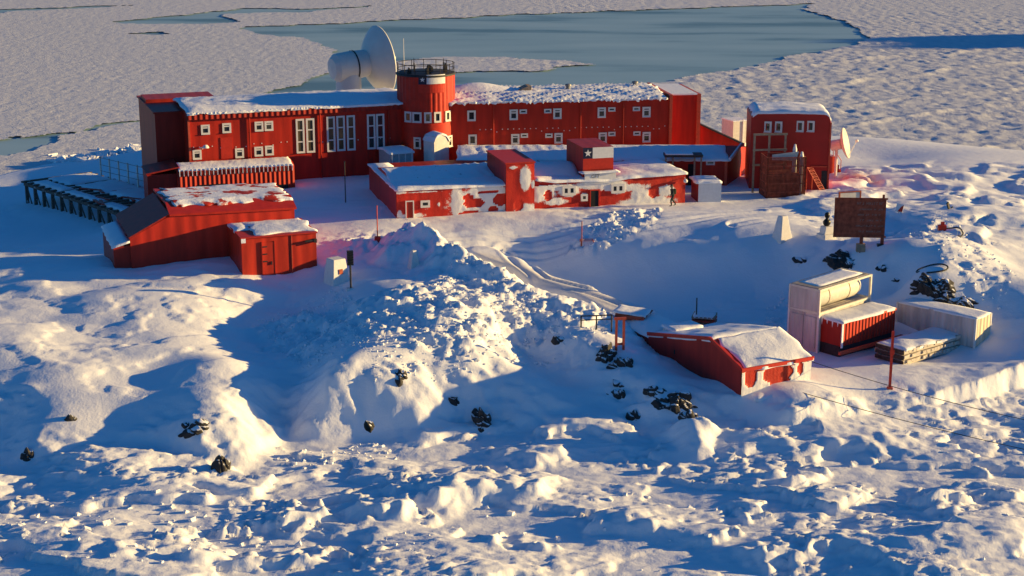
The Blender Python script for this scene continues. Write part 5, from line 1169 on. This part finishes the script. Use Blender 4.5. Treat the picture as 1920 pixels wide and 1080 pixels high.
_bp = _n.nodes.new('ShaderNodeBump'); _bp.inputs['Distance'].default_value = .08; _n.links.new(_nz.outputs[0], _bp.inputs['Height']); _n.links.new(_bp.outputs[0], _b.inputs['Normal'])
def rock(px, py, wpx, hpx, seed, label):
    b = hit(px, py); s_ = FPX/depth(b); bm = bmesh.new(); bmesh.ops.create_icosphere(bm, subdivisions=5, radius=1.0); rx = wpx/s_/2*1.45; rz = hpx/s_/1.15; ry = max(rx*.7, rz*.8)
    co = np.array([v.co[:] for v in bm.verts]); X, Y, Z = co[:, 0]*rx, co[:, 1]*ry, co[:, 2]*rz
    A, B = X*1.7+Y*.5+Z*.6+seed*3.3, Z*.8+Y*.9-seed*1.7
    n_ = .9*(cells(A*.9, B*.9, seed)-.35) + .5*fbm(A*.7, B*.7, 3, seed+2); lump = .7+.5*np.clip(noise(co[:, 0]*1.3+seed, seed*2.0+0*co[:, 0], seed)+.3, 0, 1)
    for v, c_, k, l_ in zip(bm.verts, co, n_, lump):
        r_ = .86+.34*k; v.co = Vector((c_[0]*r_*rx, c_[1]*r_*ry, c_[2]*r_*rz*l_))
    me = bpy.data.meshes.new('rock'); bm.to_mesh(me); bm.free(); me.materials.append(M_rock); o = link(bpy.data.objects.new('rock_outcrop', me))
    o.location = b + Vector((0, ry*.55, -rz*.05)); o.rotation_euler = (0, R((seed*37) % 40-20), R((seed*53) % 50-25)); tag(o, label, 'rock', 'dark rocks poking through the snow'); return o
for i, r_ in enumerate((
 (1137, 674, 30, 40, 'black jagged rock just below the orange portal frame'), (1172, 684, 30, 20, 'flat dark rock on the ridge crest right of the portal frame'),
 (1163, 722, 26, 10, 'thin snow-capped rock ledge in the shaded slope below the portal frame'), (1160, 744, 32, 16, 'dark oval rock in the middle of the shaded slope left of the low shed'),
 (1232, 738, 34, 16, 'upper black rock on the lit crest left of the low shed'), (1262, 766, 66, 34, 'longest black rock band below the left corner of the low shed'),
 (1188, 786, 22, 22, 'small dark rock at the foot of the shaded slope beside a snow cone'), (1047, 641, 22, 14, 'small dark rock on the shoulder of the middle snow ridge'),
 (752, 708, 18, 26, 'cracked brown rock near the top of the front snow ridge'), (851, 757, 20, 18, 'small black rock under the front ridge overhang'),
 (904, 797, 26, 44, 'tall black rock on the nose at the foot of the front ridge'), (692, 800, 14, 16, 'tiny dark rock at the left foot of the front ridge'),
 (366, 808, 46, 18, 'dark rock strip along the edge of the lower left hollow'), (411, 882, 26, 40, 'black rock standing at the shoreline below the lower left hill'),
 (131, 789, 22, 14, 'little dark rock in a wind scoop on the left hill'), (46, 864, 18, 30, 'dark rock at the far left foot of the snow hill'),
 (1592, 494, 56, 26, 'ragged black rock below the bust monument on the right hill'), (1504, 490, 26, 9, 'thin dark rock sliver in the shaded bank below the obelisk'),
 (1752, 548, 60, 40, 'big black rock face behind the lone white container'), (1800, 572, 60, 20, 'low dark rock above the lone white container roof'),
 (1655, 505, 22, 9, 'small dark rock on the hill crest above the framed tank'), (1678, 527, 20, 9, 'small flat rock on the shaded hill above the red container'),
 (1290, 783, 30, 14, 'lowest black rock of the band below the low shed corner'), (1152, 690, 26, 12, 'black rock streak touching the jagged rock below the orange portal'), (1770, 562, 40, 16, 'black rock ledge hanging below the big rock face behind the white container'),
 (1562, 486, 30, 8, 'thin rock streak left of the ragged rock below the bust'), (352, 801, 20, 9, 'small rock chip at the upper end of the strip by the lower left hollow'), (893, 776, 14, 14, 'small dark rock just above the tall rock on the ridge nose'), (745, 722, 12, 20, 'narrow brown crack of rock below the cracked rock on the front ridge'))):
    rock(*r_[:4], i+1, r_[4])
# ---------------------------------------------------------------- broken snow and ice chunks
def chunks(name, spots, n, seed, smin, smax, mt):
    """spots: list of (polygon in world xy)"""
    rnd = random.Random(seed); m = MB(); tries = 0; cnt = 0
    base = [Vector(v).normalized() for v in ((1, 1, 1), (-1, 1, 1), (1, -1, 1), (-1, -1, 1), (1, 1, -1), (-1, 1, -1), (1, -1, -1), (-1, -1, -1))]
    F_ = [(0, 2, 3, 1), (4, 5, 7, 6), (0, 1, 5, 4), (2, 6, 7, 3), (0, 4, 6, 2), (1, 3, 7, 5)]
    while cnt < n and tries < n*30:
        tries += 1; poly = rnd.choice(spots); xs_ = [p[0] for p in poly]; ys_ = [p[1] for p in poly]; x, y = rnd.uniform(min(xs_), max(xs_)), rnd.uniform(min(ys_), max(ys_))
        if not inpoly(np.array([x]), np.array([y]), poly)[0]: continue
        s_ = smin+(smax-smin)*rnd.random()**3; z = ground_z(x, y)+s_*.15; q_ = Matrix.Rotation(rnd.uniform(0, 6.28), 3, 'Z') @ Matrix.Rotation(rnd.uniform(-.7, .7), 3, 'X')
        sc = (rnd.uniform(.6, 1.3), rnd.uniform(.6, 1.2), rnd.uniform(.45, .9)); vs = []
        for b_ in base:
            v = Vector((b_.x*sc[0], b_.y*sc[1], b_.z*sc[2]))*s_*rnd.uniform(.75, 1.15); vs.append(Vector((x, y, z))+q_ @ v)
        m.add(vs, F_); cnt += 1
    o = m.build(name, mt); tag(o, kind='stuff'); return o
def wpoly(pts, z): return [tuple(P(a, b, z)[:2]) for a, b in pts]
chunks('snow_rubble', [wpoly(((770,418),(800,425),(960,520),(1140,590),(1000,610),(880,640),(700,660),(640,580),(760,560),(850,500)), 5.0)], 1900, 1, .04, .2, M_heap)
chunks('snow_rubble', [wpoly(((480,600),(640,565),(700,640),(690,690),(560,690)), 2.8)], 900, 2, .04, .16, M_heap)
chunks('snow_rubble', [wpoly(((1440,540),(1500,520),(1495,570),(1430,600)), 2.6), wpoly(((1690,470),(1760,415),(1910,520),(1860,560)), 5.0), wpoly(((1060,442),(1150,402),(1235,397),(1225,425),(1120,447)), 5.0)], 800, 3, .05, .2, M_heap)
chunks('shore_rubble', [wpoly(((75,285),(100,255),(140,262),(270,262),(270,292),(160,298)), 1.2)], 420, 4, .25, 1.1, M_heap)
chunks('ice_rubble', [wpoly(((600,1060),(1000,900),(1500,860),(1900,780),(1900,1070)), .4), wpoly(((0,930),(500,930),(620,1000),(300,1070),(0,1070)), .4), wpoly(((520,860),(700,820),(760,850),(560,880)), .3)], 450, 5, .04, .28, M_heap)
